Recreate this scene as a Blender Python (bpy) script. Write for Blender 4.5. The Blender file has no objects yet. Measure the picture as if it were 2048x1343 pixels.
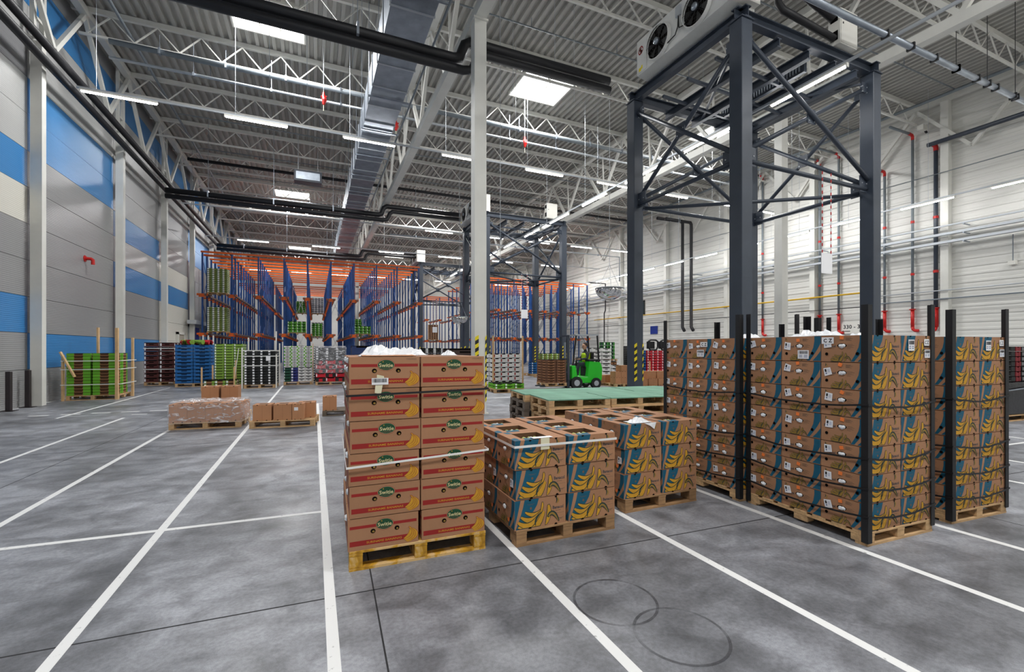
import bpy, bmesh, math, random
from mathutils import Vector, Matrix
random.seed(11)
SC = bpy.context.scene
COL = SC.collection
PI = math.pi

# ------------------------------------------------------------------ camera
cam_d = bpy.data.cameras.new('camera')
cam_d.sensor_width = 36.0
cam_d.lens = 36.0 * 900.0 / 2048.0
cam_d.shift_y = 25.5 / 2048.0
cam_d.clip_end = 300
cam = bpy.data.objects.new('camera', cam_d)
cam.location = (0, 0, 1.7)
cam.rotation_euler = (PI / 2, 0, -math.radians(23.75))
COL.objects.link(cam)
SC.camera = cam

# ------------------------------------------------------------------ world, exposure, daylight through the skylights
w = bpy.data.worlds.new('world')
SC.world = w
w.use_nodes = True
w.node_tree.nodes['Background'].inputs[0].default_value = (0.75, 0.85, 1.0, 1)
w.node_tree.nodes['Background'].inputs[1].default_value = 1.0
SC.view_settings.view_transform = 'Standard'
SC.view_settings.look = 'None'
SC.view_settings.gamma = 1.0
SC.view_settings.use_curve_mapping = False
SC.view_settings.exposure = 0.0
SKY_X = (-1.53, 9.6, 20.75)
SKY_Y = (-1.95, 18.5, 39.0, 59.4)
SKY_W, SKY_L = 2.1, 1.9
ROOF = 13.7
SKY_POWER = 900.0
TUBE_POWER = 42.0
for sx in SKY_X:
    for sy in SKY_Y:
        L = bpy.data.lights.new('skylight_daylight', 'AREA')
        L.shape = 'RECTANGLE'
        L.size, L.size_y = SKY_W - .1, SKY_L - .1
        L.energy = SKY_POWER
        L.color = (1.0, 1.0, 1.0)
        lo = bpy.data.objects.new('skylight_daylight', L)
        lo.location = (sx, sy, ROOF - .18)
        COL.objects.link(lo)

# ------------------------------------------------------------------ helpers
def lin(c):
    return tuple(((x / 255.) / 12.92 if x / 255. <= .04045 else ((x / 255. + .055) / 1.055) ** 2.4) for x in c)

MATS = {}
def M(name, rgb, rough=.6, metal=0., var=0., vscale=6., bump=0., bscale=60., rnd=0., emit=0., spec=.5, stretch=None, tex='Object'):
    if name in MATS:
        return MATS[name]
    m = bpy.data.materials.new(name)
    m.use_nodes = True
    nt = m.node_tree
    b = nt.nodes['Principled BSDF']
    c = lin(rgb)
    b.inputs['Base Color'].default_value = (*c, 1)
    b.inputs['Roughness'].default_value = rough
    b.inputs['Metallic'].default_value = metal
    b.inputs['Specular IOR Level'].default_value = spec
    m.diffuse_color = (*c, 1)
    if emit:
        b.inputs['Emission Color'].default_value = (1, 1, 1, 1)
        b.inputs['Emission Strength'].default_value = emit
    if var or bump or rnd:
        tc = nt.nodes.new('ShaderNodeTexCoord')
        vec = tc.outputs[tex]
        if stretch:
            mp = nt.nodes.new('ShaderNodeMapping')
            mp.inputs['Scale'].default_value = stretch
            nt.links.new(vec, mp.inputs['Vector'])
            vec = mp.outputs['Vector']
        col_out = None
        if var:
            n = nt.nodes.new('ShaderNodeTexNoise')
            n.inputs['Scale'].default_value = vscale
            n.inputs['Detail'].default_value = 5
            nt.links.new(vec, n.inputs['Vector'])
            r = nt.nodes.new('ShaderNodeValToRGB')
            r.color_ramp.elements[0].position = .3
            r.color_ramp.elements[1].position = .7
            r.color_ramp.elements[0].color = (*[x * (1 - var) for x in c], 1)
            r.color_ramp.elements[1].color = (*[min(1, x * (1 + var)) for x in c], 1)
            nt.links.new(n.outputs['Fac'], r.inputs['Fac'])
            col_out = r.outputs['Color']
        if rnd:
            oi = nt.nodes.new('ShaderNodeObjectInfo')
            mr = nt.nodes.new('ShaderNodeMapRange')
            mr.inputs['To Min'].default_value = 1 - rnd
            mr.inputs['To Max'].default_value = 1 + rnd
            nt.links.new(oi.outputs['Random'], mr.inputs['Value'])
            hs = nt.nodes.new('ShaderNodeHueSaturation')
            hs.inputs['Color'].default_value = (*c, 1)
            if col_out:
                nt.links.new(col_out, hs.inputs['Color'])
            nt.links.new(mr.outputs['Result'], hs.inputs['Value'])
            col_out = hs.outputs['Color']
        if col_out:
            nt.links.new(col_out, b.inputs['Base Color'])
        if bump:
            n2 = nt.nodes.new('ShaderNodeTexNoise')
            n2.inputs['Scale'].default_value = bscale
            n2.inputs['Detail'].default_value = 3
            nt.links.new(vec, n2.inputs['Vector'])
            bp = nt.nodes.new('ShaderNodeBump')
            bp.inputs['Strength'].default_value = bump
            bp.inputs['Distance'].default_value = .01
            nt.links.new(n2.outputs['Fac'], bp.inputs['Height'])
            nt.links.new(bp.outputs['Normal'], b.inputs['Normal'])
    MATS[name] = m
    return m

class MB:
    def __init__(s):
        s.v, s.f, s.m = [], [], []
    def poly(s, pts, mi=0):
        k = len(s.v)
        s.v.extend(tuple(p) for p in pts)
        s.f.append(tuple(range(k, k + len(pts))))
        s.m.append(mi)
    def mesh8(s, c, mi=0):
        k = len(s.v)
        s.v.extend(tuple(p) for p in c)
        for q in ((0, 3, 2, 1), (4, 5, 6, 7), (0, 1, 5, 4), (1, 2, 6, 5), (2, 3, 7, 6), (3, 0, 4, 7)):
            s.f.append(tuple(k + i for i in q))
            s.m.append(mi)
        return s
    def box(s, x0, y0, z0, x1, y1, z1, mi=0):
        return s.mesh8(((x0, y0, z0), (x1, y0, z0), (x1, y1, z0), (x0, y1, z0), (x0, y0, z1), (x1, y0, z1), (x1, y1, z1), (x0, y1, z1)), mi)
    def bar(s, p, q, w, h, mi=0, up=(0, 0, 1)):
        p, q = Vector(p), Vector(q)
        d = (q - p).normalized()
        up = Vector(up)
        if abs(d.dot(up)) > .98:
            up = Vector((0, 1, 0))
        a = d.cross(up).normalized()
        b = a.cross(d).normalized()
        a, b = a * w / 2, b * h / 2
        return s.mesh8((p - a - b, p + a - b, p + a + b, p - a + b, q - a - b, q + a - b, q + a + b, q - a + b), mi)
    def path(s, pts, r, n=8, mi=0, cap=True):
        pts = [Vector(p) for p in pts]
        k = len(s.v)
        prev = None
        N = len(pts)
        for i, p in enumerate(pts):
            if i == 0: t = pts[1] - p
            elif i == N - 1: t = p - pts[i - 1]
            else: t = (pts[i + 1] - p).normalized() + (p - pts[i - 1]).normalized()
            t.normalize()
            if prev is None:
                ref = Vector((0, 0, 1)) if abs(t.z) < .9 else Vector((1, 0, 0))
                a = t.cross(ref).normalized()
            else:
                a = (prev - t * prev.dot(t)).normalized()
            prev = a
            b = t.cross(a)
            rr = r[i] if isinstance(r, (list, tuple)) else r
            for j in range(n):
                th = 2 * PI * j / n
                s.v.append(tuple(p + a * (rr * math.cos(th)) + b * (rr * math.sin(th))))
        for i in range(N - 1):
            for j in range(n):
                j2 = (j + 1) % n
                s.f.append((k + i * n + j, k + i * n + j2, k + (i + 1) * n + j2, k + (i + 1) * n + j))
                s.m.append(mi)
        if cap:
            s.f.append(tuple(k + j for j in range(n))[::-1]); s.m.append(mi)
            s.f.append(tuple(k + (N - 1) * n + j for j in range(n))); s.m.append(mi)
        return s
    def tube(s, p, q, r, n=8, mi=0):
        return s.path([p, q], r, n, mi)
    def mesh(s, name, mats, smooth=False, bevel=0.):
        me = bpy.data.meshes.new(name)
        me.from_pydata(s.v, [], s.f)
        for m in mats:
            me.materials.append(m)
        me.polygons.foreach_set('material_index', s.m)
        if smooth:
            me.polygons.foreach_set('use_smooth', [True] * len(s.f))
        if bevel:
            bm = bmesh.new(); bm.from_mesh(me)
            bmesh.ops.bevel(bm, geom=bm.edges[:], offset=bevel, segments=1, affect='EDGES')
            bm.to_mesh(me); bm.free()
        me.update()
        return me
    def obj(s, name, mats, parent=None, smooth=False, bevel=0.):
        return inst(s.mesh(name, mats if isinstance(mats, (list, tuple)) else [mats], smooth, bevel), name, parent)

def inst(me, name, parent=None, loc=(0, 0, 0), rz=0., rot=None):
    o = bpy.data.objects.new(name, me)
    o.location = loc
    o.rotation_euler = rot if rot else (0, 0, rz)
    if parent is not None:
        o.parent = parent
    COL.objects.link(o)
    return o

LABELS = {}
def tag(o, label, cat, group=None, kind=None):
    o['label'] = label
    o['category'] = cat
    if group: o['group'] = group
    if kind: o['kind'] = kind
    LABELS.setdefault(label.lower(), []).append(o.name)
    return o

def thing(name, label, cat, loc=(0, 0, 0), rz=0., group=None, kind=None):
    return tag(inst(None, name, None, loc, rz), label, cat, group, kind)

def kids(o):
    return [c for c in ALLKIDS.get(o.name, [])] if ALLKIDS else list(o.children)
ALLKIDS = None

ORD = ['first', 'second', 'third', 'fourth', 'fifth', 'sixth', 'seventh', 'eighth', 'ninth', 'tenth', 'eleventh', 'twelfth', 'thirteenth', 'fourteenth', 'fifteenth', 'sixteenth', 'seventeenth', 'eighteenth', 'nineteenth', 'twentieth']

_text = {}
def text_polys(body, off=0.):
    key = (body, off)
    if key in _text: return _text[key]
    cu = bpy.data.curves.new('text', 'FONT')
    cu.body = body; cu.size = 1.0; cu.resolution_u = 2; cu.offset = off
    o = bpy.data.objects.new('text', cu)
    COL.objects.link(o)
    bpy.context.view_layer.update()
    me = bpy.data.meshes.new_from_object(o.evaluated_get(bpy.context.evaluated_depsgraph_get()))
    vs = [(v.co.x, v.co.y) for v in me.vertices]
    fs = [tuple(p.vertices) for p in me.polygons]
    bpy.data.objects.remove(o); bpy.data.meshes.remove(me); bpy.data.curves.remove(cu)
    x0 = min(v[0] for v in vs); x1 = max(v[0] for v in vs)
    _text[key] = ([(v[0] - x0, v[1]) for v in vs], fs, x1 - x0)
    return _text[key]

class Face:
    """a printed face: coordinates in metres along u (right) and v (up)"""
    def __init__(s, mb, o, u, v, step=.00022):
        s.mb, s.o, s.u, s.v = mb, Vector(o), Vector(u), Vector(v)
        s.n = s.u.cross(s.v); s.step = step
    def P(s, x, y, k):
        return s.o + s.u * x + s.v * y + s.n * (s.step * (k + 1))
    def poly(s, pts, mi, k=0):
        s.mb.poly([s.P(x, y, k) for x, y in pts], mi)
    def rect(s, x0, y0, x1, y1, mi, k=0):
        s.poly(((x0, y0), (x1, y0), (x1, y1), (x0, y1)), mi, k)
    def ell(s, cx, cy, rx, ry, mi, k=0, n=20, a0=0, a1=2 * PI):
        full = abs(a1 - a0 - 2 * PI) < 1e-6
        s.poly([(cx + rx * math.cos(a0 + (a1 - a0) * i / (n if full else n - 1)), cy + ry * math.sin(a0 + (a1 - a0) * i / (n if full else n - 1))) for i in range(n)], mi, k)
    def text(s, cx, cy, h, body, mi, k=0, off=.02, width=None, rot=0.):
        vs, fs, tw = text_polys(body, off)
        sx = h if width is None else width / tw
        b = len(s.mb.v)
        c, sn = math.cos(rot), math.sin(rot)
        for x, y in vs:
            x, y = (x - tw / 2) * sx, (y - .35) * h
            s.mb.v.append(tuple(s.P(cx + x * c - y * sn, cy + x * sn + y * c, k)))
        for f in fs:
            s.mb.f.append(tuple(b + i for i in f)); s.mb.m.append(mi)
    def finger(s, p, c, q, w, mi, k, n=9, ymin=.004, taper=(.45, 1., .25)):
        L, R = [], []
        for i in range(n):
            t = i / (n - 1)
            x = (1 - t) ** 2 * p[0] + 2 * t * (1 - t) * c[0] + t * t * q[0]
            y = (1 - t) ** 2 * p[1] + 2 * t * (1 - t) * c[1] + t * t * q[1]
            dx = 2 * (1 - t) * (c[0] - p[0]) + 2 * t * (q[0] - c[0])
            dy = 2 * (1 - t) * (c[1] - p[1]) + 2 * t * (q[1] - c[1])
            l = math.hypot(dx, dy) or 1
            ww = w / 2 * (taper[0] * (1 - t) ** 2 + 2 * t * (1 - t) * taper[1] * 1.6 + taper[2] * t * t)
            nx, ny = -dy / l * ww, dx / l * ww
            L.append((x + nx, max(ymin, y + ny))); R.append((x - nx, max(ymin, y - ny)))
        pts = L + R[::-1]
        out = [pts[0]]
        for a in pts[1:]:
            if math.hypot(a[0] - out[-1][0], a[1] - out[-1][1]) > 1e-4: out.append(a)
        s.poly(out, mi, k)

def faces4(mb, w, d):
    return (Face(mb, (0, 0, 0), (1, 0, 0), (0, 0, 1)), Face(mb, (0, d, 0), (0, -1, 0), (0, 0, 1)),
            Face(mb, (w, d, 0), (-1, 0, 0), (0, 0, 1)), Face(mb, (w, 0, 0), (0, 1, 0), (0, 0, 1)))

# ------------------------------------------------------------------ materials
m_white = M('white_paint', (226, 224, 216), .5, var=.04, vscale=2)
m_steelw = M('cream_white_steel', (222, 221, 214), .5, var=.05, vscale=2)
m_deck = M('roof_deck', (172, 170, 164), .55, var=.04, vscale=1.5)
m_dark = M('dark_blue_grey_steel', (58, 66, 78), .42, var=.1, vscale=3, spec=.5)
m_black = M('black_pipe_lagging', (26, 26, 30), .5)
m_blackp = M('black_plastic', (20, 21, 24), .55)
m_galv = M('galvanised_steel', (158, 166, 176), .38, .75, var=.15, vscale=3)
m_galvl = M('light_galvanised_steel', (190, 195, 200), .4, .4)
m_grey = M('grey_pipe', (120, 128, 134), .45)
m_red = M('red_paint', (196, 26, 22), .4)
m_yellow = M('yellow_pipe', (224, 178, 30), .45)
m_rblue = M('rack_blue', (8, 66, 132), .45, var=.1, vscale=4)
m_orange = M('rack_orange', (234, 100, 8), .45, var=.08, vscale=4)
m_rail = M('rail_brown_steel', (118, 96, 86), .5, .3)
m_wood = M('pallet_wood', (196, 160, 116), .8, var=.25, vscale=5, rnd=.12, bump=.3, bscale=40, stretch=(1, 6, 6))
m_wooda = M('aged_pallet_wood', (160, 124, 86), .8, var=.3, vscale=5, rnd=.15, bump=.3, bscale=40, stretch=(1, 6, 6))
m_woody = M('yellow_painted_wood', (196, 148, 40), .75, var=.3, vscale=5, rnd=.1, bump=.3, bscale=40)
def _worn_yellow():
    t = m_woody.node_tree
    tc_ = t.nodes.new('ShaderNodeTexCoord'); n_ = t.nodes.new('ShaderNodeTexNoise')
    n_.inputs['Scale'].default_value = 7; n_.inputs['Detail'].default_value = 9; n_.inputs['Distortion'].default_value = .8
    t.links.new(tc_.outputs['Object'], n_.inputs['Vector'])
    r_ = t.nodes.new('ShaderNodeValToRGB')
    r_.color_ramp.elements[0].position = .47; r_.color_ramp.elements[0].color = (*lin((198, 148, 34)), 1)
    r_.color_ramp.elements[1].position = .56; r_.color_ramp.elements[1].color = (*lin((214, 178, 122)), 1)
    e_ = r_.color_ramp.elements.new(.38); e_.color = (*lin((164, 118, 30)), 1)
    t.links.new(n_.outputs['Fac'], r_.inputs['Fac'])
    t.links.new(r_.outputs['Color'], t.nodes['Principled BSDF'].inputs['Base Color'])
_worn_yellow()
m_woodg = M('grey_old_wood', (112, 100, 88), .85, var=.25, vscale=5, rnd=.15, bump=.3)
m_woodl = M('light_planed_wood', (214, 176, 128), .75, var=.15, vscale=4)
m_wgreen = M('green_stained_board', (112, 158, 134), .75, var=.2, vscale=3, rnd=.06)
m_card = M('kraft_cardboard', (166, 121, 88), .8, var=.06, vscale=4, rnd=.07, bump=.15, bscale=30)
m_cardl = M('plain_cardboard', (184, 131, 92), .8, var=.05, vscale=4, rnd=.05)
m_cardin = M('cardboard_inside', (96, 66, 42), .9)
m_pred = M('printed_dark_red', (150, 30, 26), .75, var=.08)
m_pgreen = M('printed_green', (16, 70, 40), .7)
m_pcream = M('printed_cream', (214, 200, 150), .7)
m_pyel = M('printed_yellow', (200, 148, 36), .75, var=.1, vscale=20)
m_pyeld = M('printed_dull_yellow', (150, 118, 48), .75)
m_pteal = M('printed_teal', (0, 86, 112), .7, var=.06)
m_pline = M('printed_dark_outline', (34, 56, 50), .75)
m_pgrey = M('printed_grey', (110, 88, 70), .8)
m_pblk = M('printed_black', (24, 24, 28), .7)
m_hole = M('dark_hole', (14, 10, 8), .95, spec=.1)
m_paper = M('white_paper', (238, 238, 240), .6)
m_cream = M('cream_paper', (226, 220, 188), .7)
m_otag = M('orange_tag', (246, 130, 60), .6)
m_film = M('white_plastic_film', (232, 234, 236), .25, bump=.6, bscale=25)
m_banana = M('green_yellow_banana', (176, 184, 84), .5, var=.15)
m_strapw = M('white_strap', (236, 236, 232), .4)
m_hazy = M('hazard_yellow', (236, 214, 20), .5)
m_light = M('lit_tube', (255, 255, 255), .5, emit=TUBE_POWER)
m_sky = M('skylight_dome', (255, 255, 255), .5, emit=6.0)
m_wallgrey = None

def ribbed(name, rgb, rough=.3, amp=.35, period=.055, rnd=.03):
    m = M(name, rgb, rough, rnd=rnd)
    nt = m.node_tree
    tc = nt.nodes.new('ShaderNodeTexCoord')
    wv = nt.nodes.new('ShaderNodeTexWave')
    wv.bands_direction = 'Z'
    wv.inputs['Scale'].default_value = 2 * PI / (period * 20)
    nt.links.new(tc.outputs['Object'], wv.inputs['Vector'])
    bp = nt.nodes.new('ShaderNodeBump')
    bp.inputs['Strength'].default_value = amp
    bp.inputs['Distance'].default_value = .01
    nt.links.new(wv.outputs['Fac'], bp.inputs['Height'])
    nt.links.new(bp.outputs['Normal'], nt.nodes['Principled BSDF'].inputs['Normal'])
    return m
PAN = {'G': ribbed('panel_grey', (150, 150, 150)), 'B': ribbed('panel_blue', (62, 132, 192)), 'W': ribbed('panel_off_white', (222, 219, 208)),
       'L': ribbed('panel_light_grey', (186, 186, 184)), 'D': ribbed('panel_mid_grey', (134, 134, 136))}
m_rwall = M('white_wall_cladding', (218, 217, 211), .42, rnd=.03)

# concrete floor
m_floor = bpy.data.materials.new('concrete_floor')
m_floor.use_nodes = True
nt = m_floor.node_tree
b = nt.nodes['Principled BSDF']
def N(t, **k):
    n = nt.nodes.new(t)
    for a, v in k.items(): setattr(n, a, v)
    return n
tc = N('ShaderNodeTexCoord')
def noise(scale, detail, dist=0., st=None):
    n = N('ShaderNodeTexNoise')
    n.inputs['Scale'].default_value = scale; n.inputs['Detail'].default_value = detail
    n.inputs['Distortion'].default_value = dist
    if st:
        mp = N('ShaderNodeMapping'); mp.inputs['Scale'].default_value = st
        nt.links.new(tc.outputs['Object'], mp.inputs['Vector']); nt.links.new(mp.outputs['Vector'], n.inputs['Vector'])
    else:
        nt.links.new(tc.outputs['Object'], n.inputs['Vector'])
    return n
def ramp(src, p0, c0, p1, c1):
    r = N('ShaderNodeValToRGB')
    r.color_ramp.elements[0].position = p0; r.color_ramp.elements[0].color = (c0, c0, c0, 1)
    r.color_ramp.elements[1].position = p1; r.color_ramp.elements[1].color = (c1, c1, c1, 1)
    nt.links.new(src, r.inputs['Fac'])
    return r.outputs['Color']
def mix(a, b_, fac=1., mode='MULTIPLY'):
    x = N('ShaderNodeMix'); x.data_type = 'RGBA'; x.blend_type = mode
    x.inputs['Factor'].default_value = fac
    nt.links.new(a, x.inputs['A']); nt.links.new(b_, x.inputs['B'])
    return x.outputs['Result']
base = N('ShaderNodeRGB'); base.outputs[0].default_value = (*lin((152, 154, 160)), 1)
o1 = ramp(noise(.5, 8, .8).outputs['Fac'], .36, .50, .62, 1.12)
o2 = ramp(noise(3.2, 10, .9).outputs['Fac'], .36, .68, .62, 1.12)
o3 = ramp(noise(38, 8).outputs['Fac'], .34, .80, .62, 1.06)
o4 = ramp(noise(4, 12, .7, (.5, 1, 1)).outputs['Fac'], .34, .72, .54, 1.05)
o5 = ramp(noise(220, 2).outputs['Fac'], .3, .8, .7, 1.1)
colr = mix(mix(mix(mix(mix(base.outputs[0], o1), o2), o3), o4), o5)
nt.links.new(colr, b.inputs['Base Color'])
nt.links.new(ramp(noise(1.1, 5, .5).outputs['Fac'], .3, .32, .7, .56), b.inputs['Roughness'])
bp = N('ShaderNodeBump'); bp.inputs['Strength'].default_value = .05; bp.inputs['Distance'].default_value = .01
nt.links.new(noise(60, 5).outputs['Fac'], bp.inputs['Height']); nt.links.new(bp.outputs['Normal'], b.inputs['Normal'])

def worn(name, rgb, lo, hi, scale, rough=.5):
    m = M(name, rgb, rough)
    t = m.node_tree
    c = t.nodes.new('ShaderNodeTexCoord'); n = t.nodes.new('ShaderNodeTexNoise')
    n.inputs['Scale'].default_value = scale; n.inputs['Detail'].default_value = 8
    t.links.new(c.outputs['Object'], n.inputs['Vector'])
    r = t.nodes.new('ShaderNodeValToRGB')
    r.color_ramp.elements[0].position = lo; r.color_ramp.elements[0].color = (0, 0, 0, 1)
    r.color_ramp.elements[1].position = hi; r.color_ramp.elements[1].color = (1, 1, 1, 1)
    t.links.new(n.outputs['Fac'], r.inputs['Fac'])
    t.links.new(r.outputs['Color'], t.nodes['Principled BSDF'].inputs['Alpha'])
    return m
m_line = worn('white_floor_paint', (232, 232, 230), .2, .36, 18)
m_tyre = worn('black_tyre_mark', (64, 64, 68), .28, .9, 6)
m_joint = M('dark_floor_joint', (44, 44, 46), .9)

# ------------------------------------------------------------------ floor
XL, XR, YF, YB = -7.8, 27.5, -8.0, 69.0
mb = MB(); mb.box(XL - .4, YF - .3, -.2, XR + .4, YB + .3, 0)
floor = mb.obj('floor', [m_floor]); floor['kind'] = 'structure'
def strip(p, q, wd, name, mat, z=.0012, z0=-.01):
    p, q = Vector((*p, 0)), Vector((*q, 0))
    d = (q - p).normalized(); n = Vector((-d.y, d.x, 0)) * wd / 2
    mb = MB(); c = [p - n, q - n, q + n, p + n]
    mb.mesh8([(*a.xy, z0) for a in c] + [(*a.xy, z) for a in c])
    return mb.obj(name, [mat], floor)
LW = .068
for x, y0, y1 in ((-4.29, 2, 14.0), (-2.77, 1.5, 21.0), (-1.31, 1, 23.2), (.10, 1, 15.2), (1.55, .5, 12.0), (2.89, .5, 12.0), (4.23, .5, 9.0), (5.5, .5, 9.0), (-5.75, 14.5, 24), (8.2, .5, 10), (9.7, 1, 12), (12.3, 1.5, 14)):
    strip((x, y0), (x, y1), LW, 'painted_line', m_line)
strip((-7.75, 2), (-7.75, 34), .07, 'painted_line', m_line)
strip((-4.4, 5.355), (.10, 5.10), .06, 'painted_line', m_line, .0016)
strip((5.5, 4.1), (14, 3.6), .06, 'painted_line', m_line, .0016)
for x in (-4.29, -2.77, -1.31, .1):
    strip((x - .02, 14.6 if x < -3 else 15.25), (x + .3, 14.6 if x < -3 else 15.25), .07, 'painted_line', m_line, .0016)
for i in range(14):
    strip((-6.6 + .62 * i, 15.3), (-6.2 + .62 * i, 15.28), .1, 'painted_line', m_line, .0014)
strip((.1, 12.9), (.5, 12.9), .07, 'painted_line', m_line, .0016)
strip((4.5, 14.6), (12, 14.3), .08, 'painted_line', m_line, .0016)
strip((-7.7, 3.72), (20, 2.28), .012, 'floor_joint', m_joint, .0008)
strip((.30, .5), (.62, 11), .010, 'floor_joint', m_joint, .0008)
strip((-3.6, 1.0), (-3.4, 14), .010, 'floor_joint', m_joint, .0008)
strip((6.3, .4), (6.0, 9), .010, 'floor_joint', m_joint, .0008)
strip((-7.7, 9.9), (4, 9.3), .010, 'floor_joint', m_joint, .0008)
for cx, cy, r in ((1.86, 2.5, .265), (2.0, 2.05, .26)):
    mb = MB(); n = 40
    for i in range(n):
        a, b2 = 2 * PI * i / n, 2 * PI * (i + 1) / n
        mb.poly([(cx + rr * math.cos(t), cy + rr * math.sin(t), .0018) for rr, t in ((r, a), (r + .018, a), (r + .018, b2), (r, b2))])
    mb.obj('tyre_mark', [m_tyre], floor)

# ------------------------------------------------------------------ walls
ROWH = 1.085
NR = 13
BAYY = [YF, -.6, 5.6, 11.85, 18.05, 24.3, 30.5, 36.7, 42.9, 49.1, 55.3, 61.5, YB]
BAYC = ['GBGGGLBLDGBGG', 'GGBLGGBBLDLBG', 'GGBGBLGBLDLGB', 'GGBGGWBLLDLBG', 'GBGGGGGBBLLBG', 'GBGGBLBGGLLBG', 'WWWWBWGGDLGBG', 'GGBGGGGBBGLBG', 'GBGGBGGBBGLBG', 'GGBGGGBLGGLBG', 'GBGGBGGLBGLBG', 'GGBGGGGLBGLBG']
mb = MB(); mb.box(XL - .3, YF - .3, 0, XL - .1, YB + .3, 14.2)
wl = mb.obj('wall_left', [PAN['D']]); wl['kind'] = 'structure'
_pm = {}
for i in range(12):
    y0, y1 = BAYY[i], BAYY[i + 1]
    for r in range(NR):
        key = (BAYC[i][r], round(y1 - y0, 2))
        if key not in _pm:
            mb = MB(); mb.box(0, .006, .008, .1, y1 - y0 - .006, ROWH - .004)
            _pm[key] = mb.mesh('panel', [PAN[key[0]]])
        inst(_pm[key], 'panel', wl, (XL - .1, y0, r * ROWH))
# right wall: white profiled cladding
mb = MB(); mb.box(XR + .1, YF - .3, 0, XR + .3, YB + .3, 14.2)
wr = mb.obj('wall_right', [m_rwall]); wr['kind'] = 'structure'
BAYR = [YF, -1.1, 5.05, 11.2, 17.35, 23.5, 29.65, 35.8, 41.95, 48.1, 54.25, 60.4, YB]
def rib_panel(L):
    prof = [(0, .0)]
    for k in range(3):
        z = k * ROWH / 3
        prof += [(.0, z + .02), (-.022, z + .045), (-.022, z + .13), (-.006, z + .155), (-.006, z + .30), (.0, z + .33)]
    prof += [(0, ROWH - .003)]
    mb = MB()
    for a, c in zip(prof, prof[1:]):
        mb.poly(((a[0], 0, a[1]), (a[0], L, a[1]), (c[0], L, c[1]), (c[0], 0, c[1])))
    mb.poly(((.1, 0, 0), (.1, L, 0), (0, L, 0), (0, 0, 0)))
    return mb.mesh('panel', [m_rwall])
_rp = {}
for i in range(12):
    y0, y1 = BAYR[i], BAYR[i + 1]
    k = round(y1 - y0, 2)
    if k not in _rp: _rp[k] = rib_panel(y1 - y0)
    for r in range(NR):
        inst(_rp[k], 'panel', wr, (XR, y0, r * ROWH))
mb = MB(); mb.box(XL - .3, YB, 0, XR + .3, YB + .2, 14.2)
wb = mb.obj('wall_back', [m_rwall]); wb['kind'] = 'structure'
mb = MB()
mb.box(0, -.08, .006, 5.86, .0, ROWH - .004)
pmb = mb.mesh('panel', [m_rwall])
for i in range(6):
    for r in range(NR):
        inst(pmb, 'panel', wb, (XL + .02 + i * 5.9, YB, r * ROWH))
mb = MB(); mb.box(XL - .3, YF - .3, 0, XR + .3, YF - .1, 14.2)
wf = mb.obj('wall_front', [m_rwall]); wf['kind'] = 'structure'

# ------------------------------------------------------------------ roof deck with skylight openings
def deck():
    mb = MB()
    P = .3
    n = int((XR - XL) / P) + 1
    ycuts = sorted([YF - .2, YB + .2] + [y + s * SKY_L / 2 for y in SKY_Y for s in (-1, 1)])
    for a, b_ in zip(ycuts, ycuts[1:]):
        mid = (a + b_) / 2
        hole = any(abs(mid - y) < SKY_L / 2 for y in SKY_Y)
        for i in range(n):
            x = XL + i * P
            if hole and any(x + P > sx - SKY_W / 2 and x < sx + SKY_W / 2 for sx in SKY_X):
                continue
            pr = ((x, 0), (x + .12, 0), (x + .15, .11), (x + .27, .11), (x + .3, 0))
            for p, q in zip(pr, pr[1:]):
                mb.poly(((p[0], a, ROOF + p[1]), (p[0], b_, ROOF + p[1]), (q[0], b_, ROOF + q[1]), (q[0], a, ROOF + q[1])))
    return mb
ceil = deck().obj('ceiling', [m_deck]); ceil['kind'] = 'structure'
mb = MB()
kerb = MB()
w2, l2 = SKY_W / 2 + .16, SKY_L / 2 + .02
for s in (-1, 1):
    kerb.box(s * w2 - .03, -l2, -.06, s * w2 + .03, l2, .35)
    kerb.box(-w2, s * l2 - .03, -.06, w2, s * l2 + .03, .35)
kerbm = kerb.mesh('kerb', [m_white])
dome = MB()
dome.poly(((-w2, -l2, .3), (-w2, l2, .3), (w2, l2, .3), (w2, -l2, .3)))
domem = dome.mesh('dome', [m_sky])
bars = MB()
for s in (-.35, .35): bars.box(s - .02, -l2, .22, s + .02, l2, .27)
barm = bars.mesh('glazing_bar', [m_white])
for i, sx in enumerate(SKY_X):
    for j, sy in enumerate(SKY_Y):
        o = inst(kerbm, 'window_%d' % (i * 4 + j + 1), None, (sx, sy, ROOF)); o['kind'] = 'structure'
        inst(domem, 'pane', o); inst(barm, 'glazing_bar', o)

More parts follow.
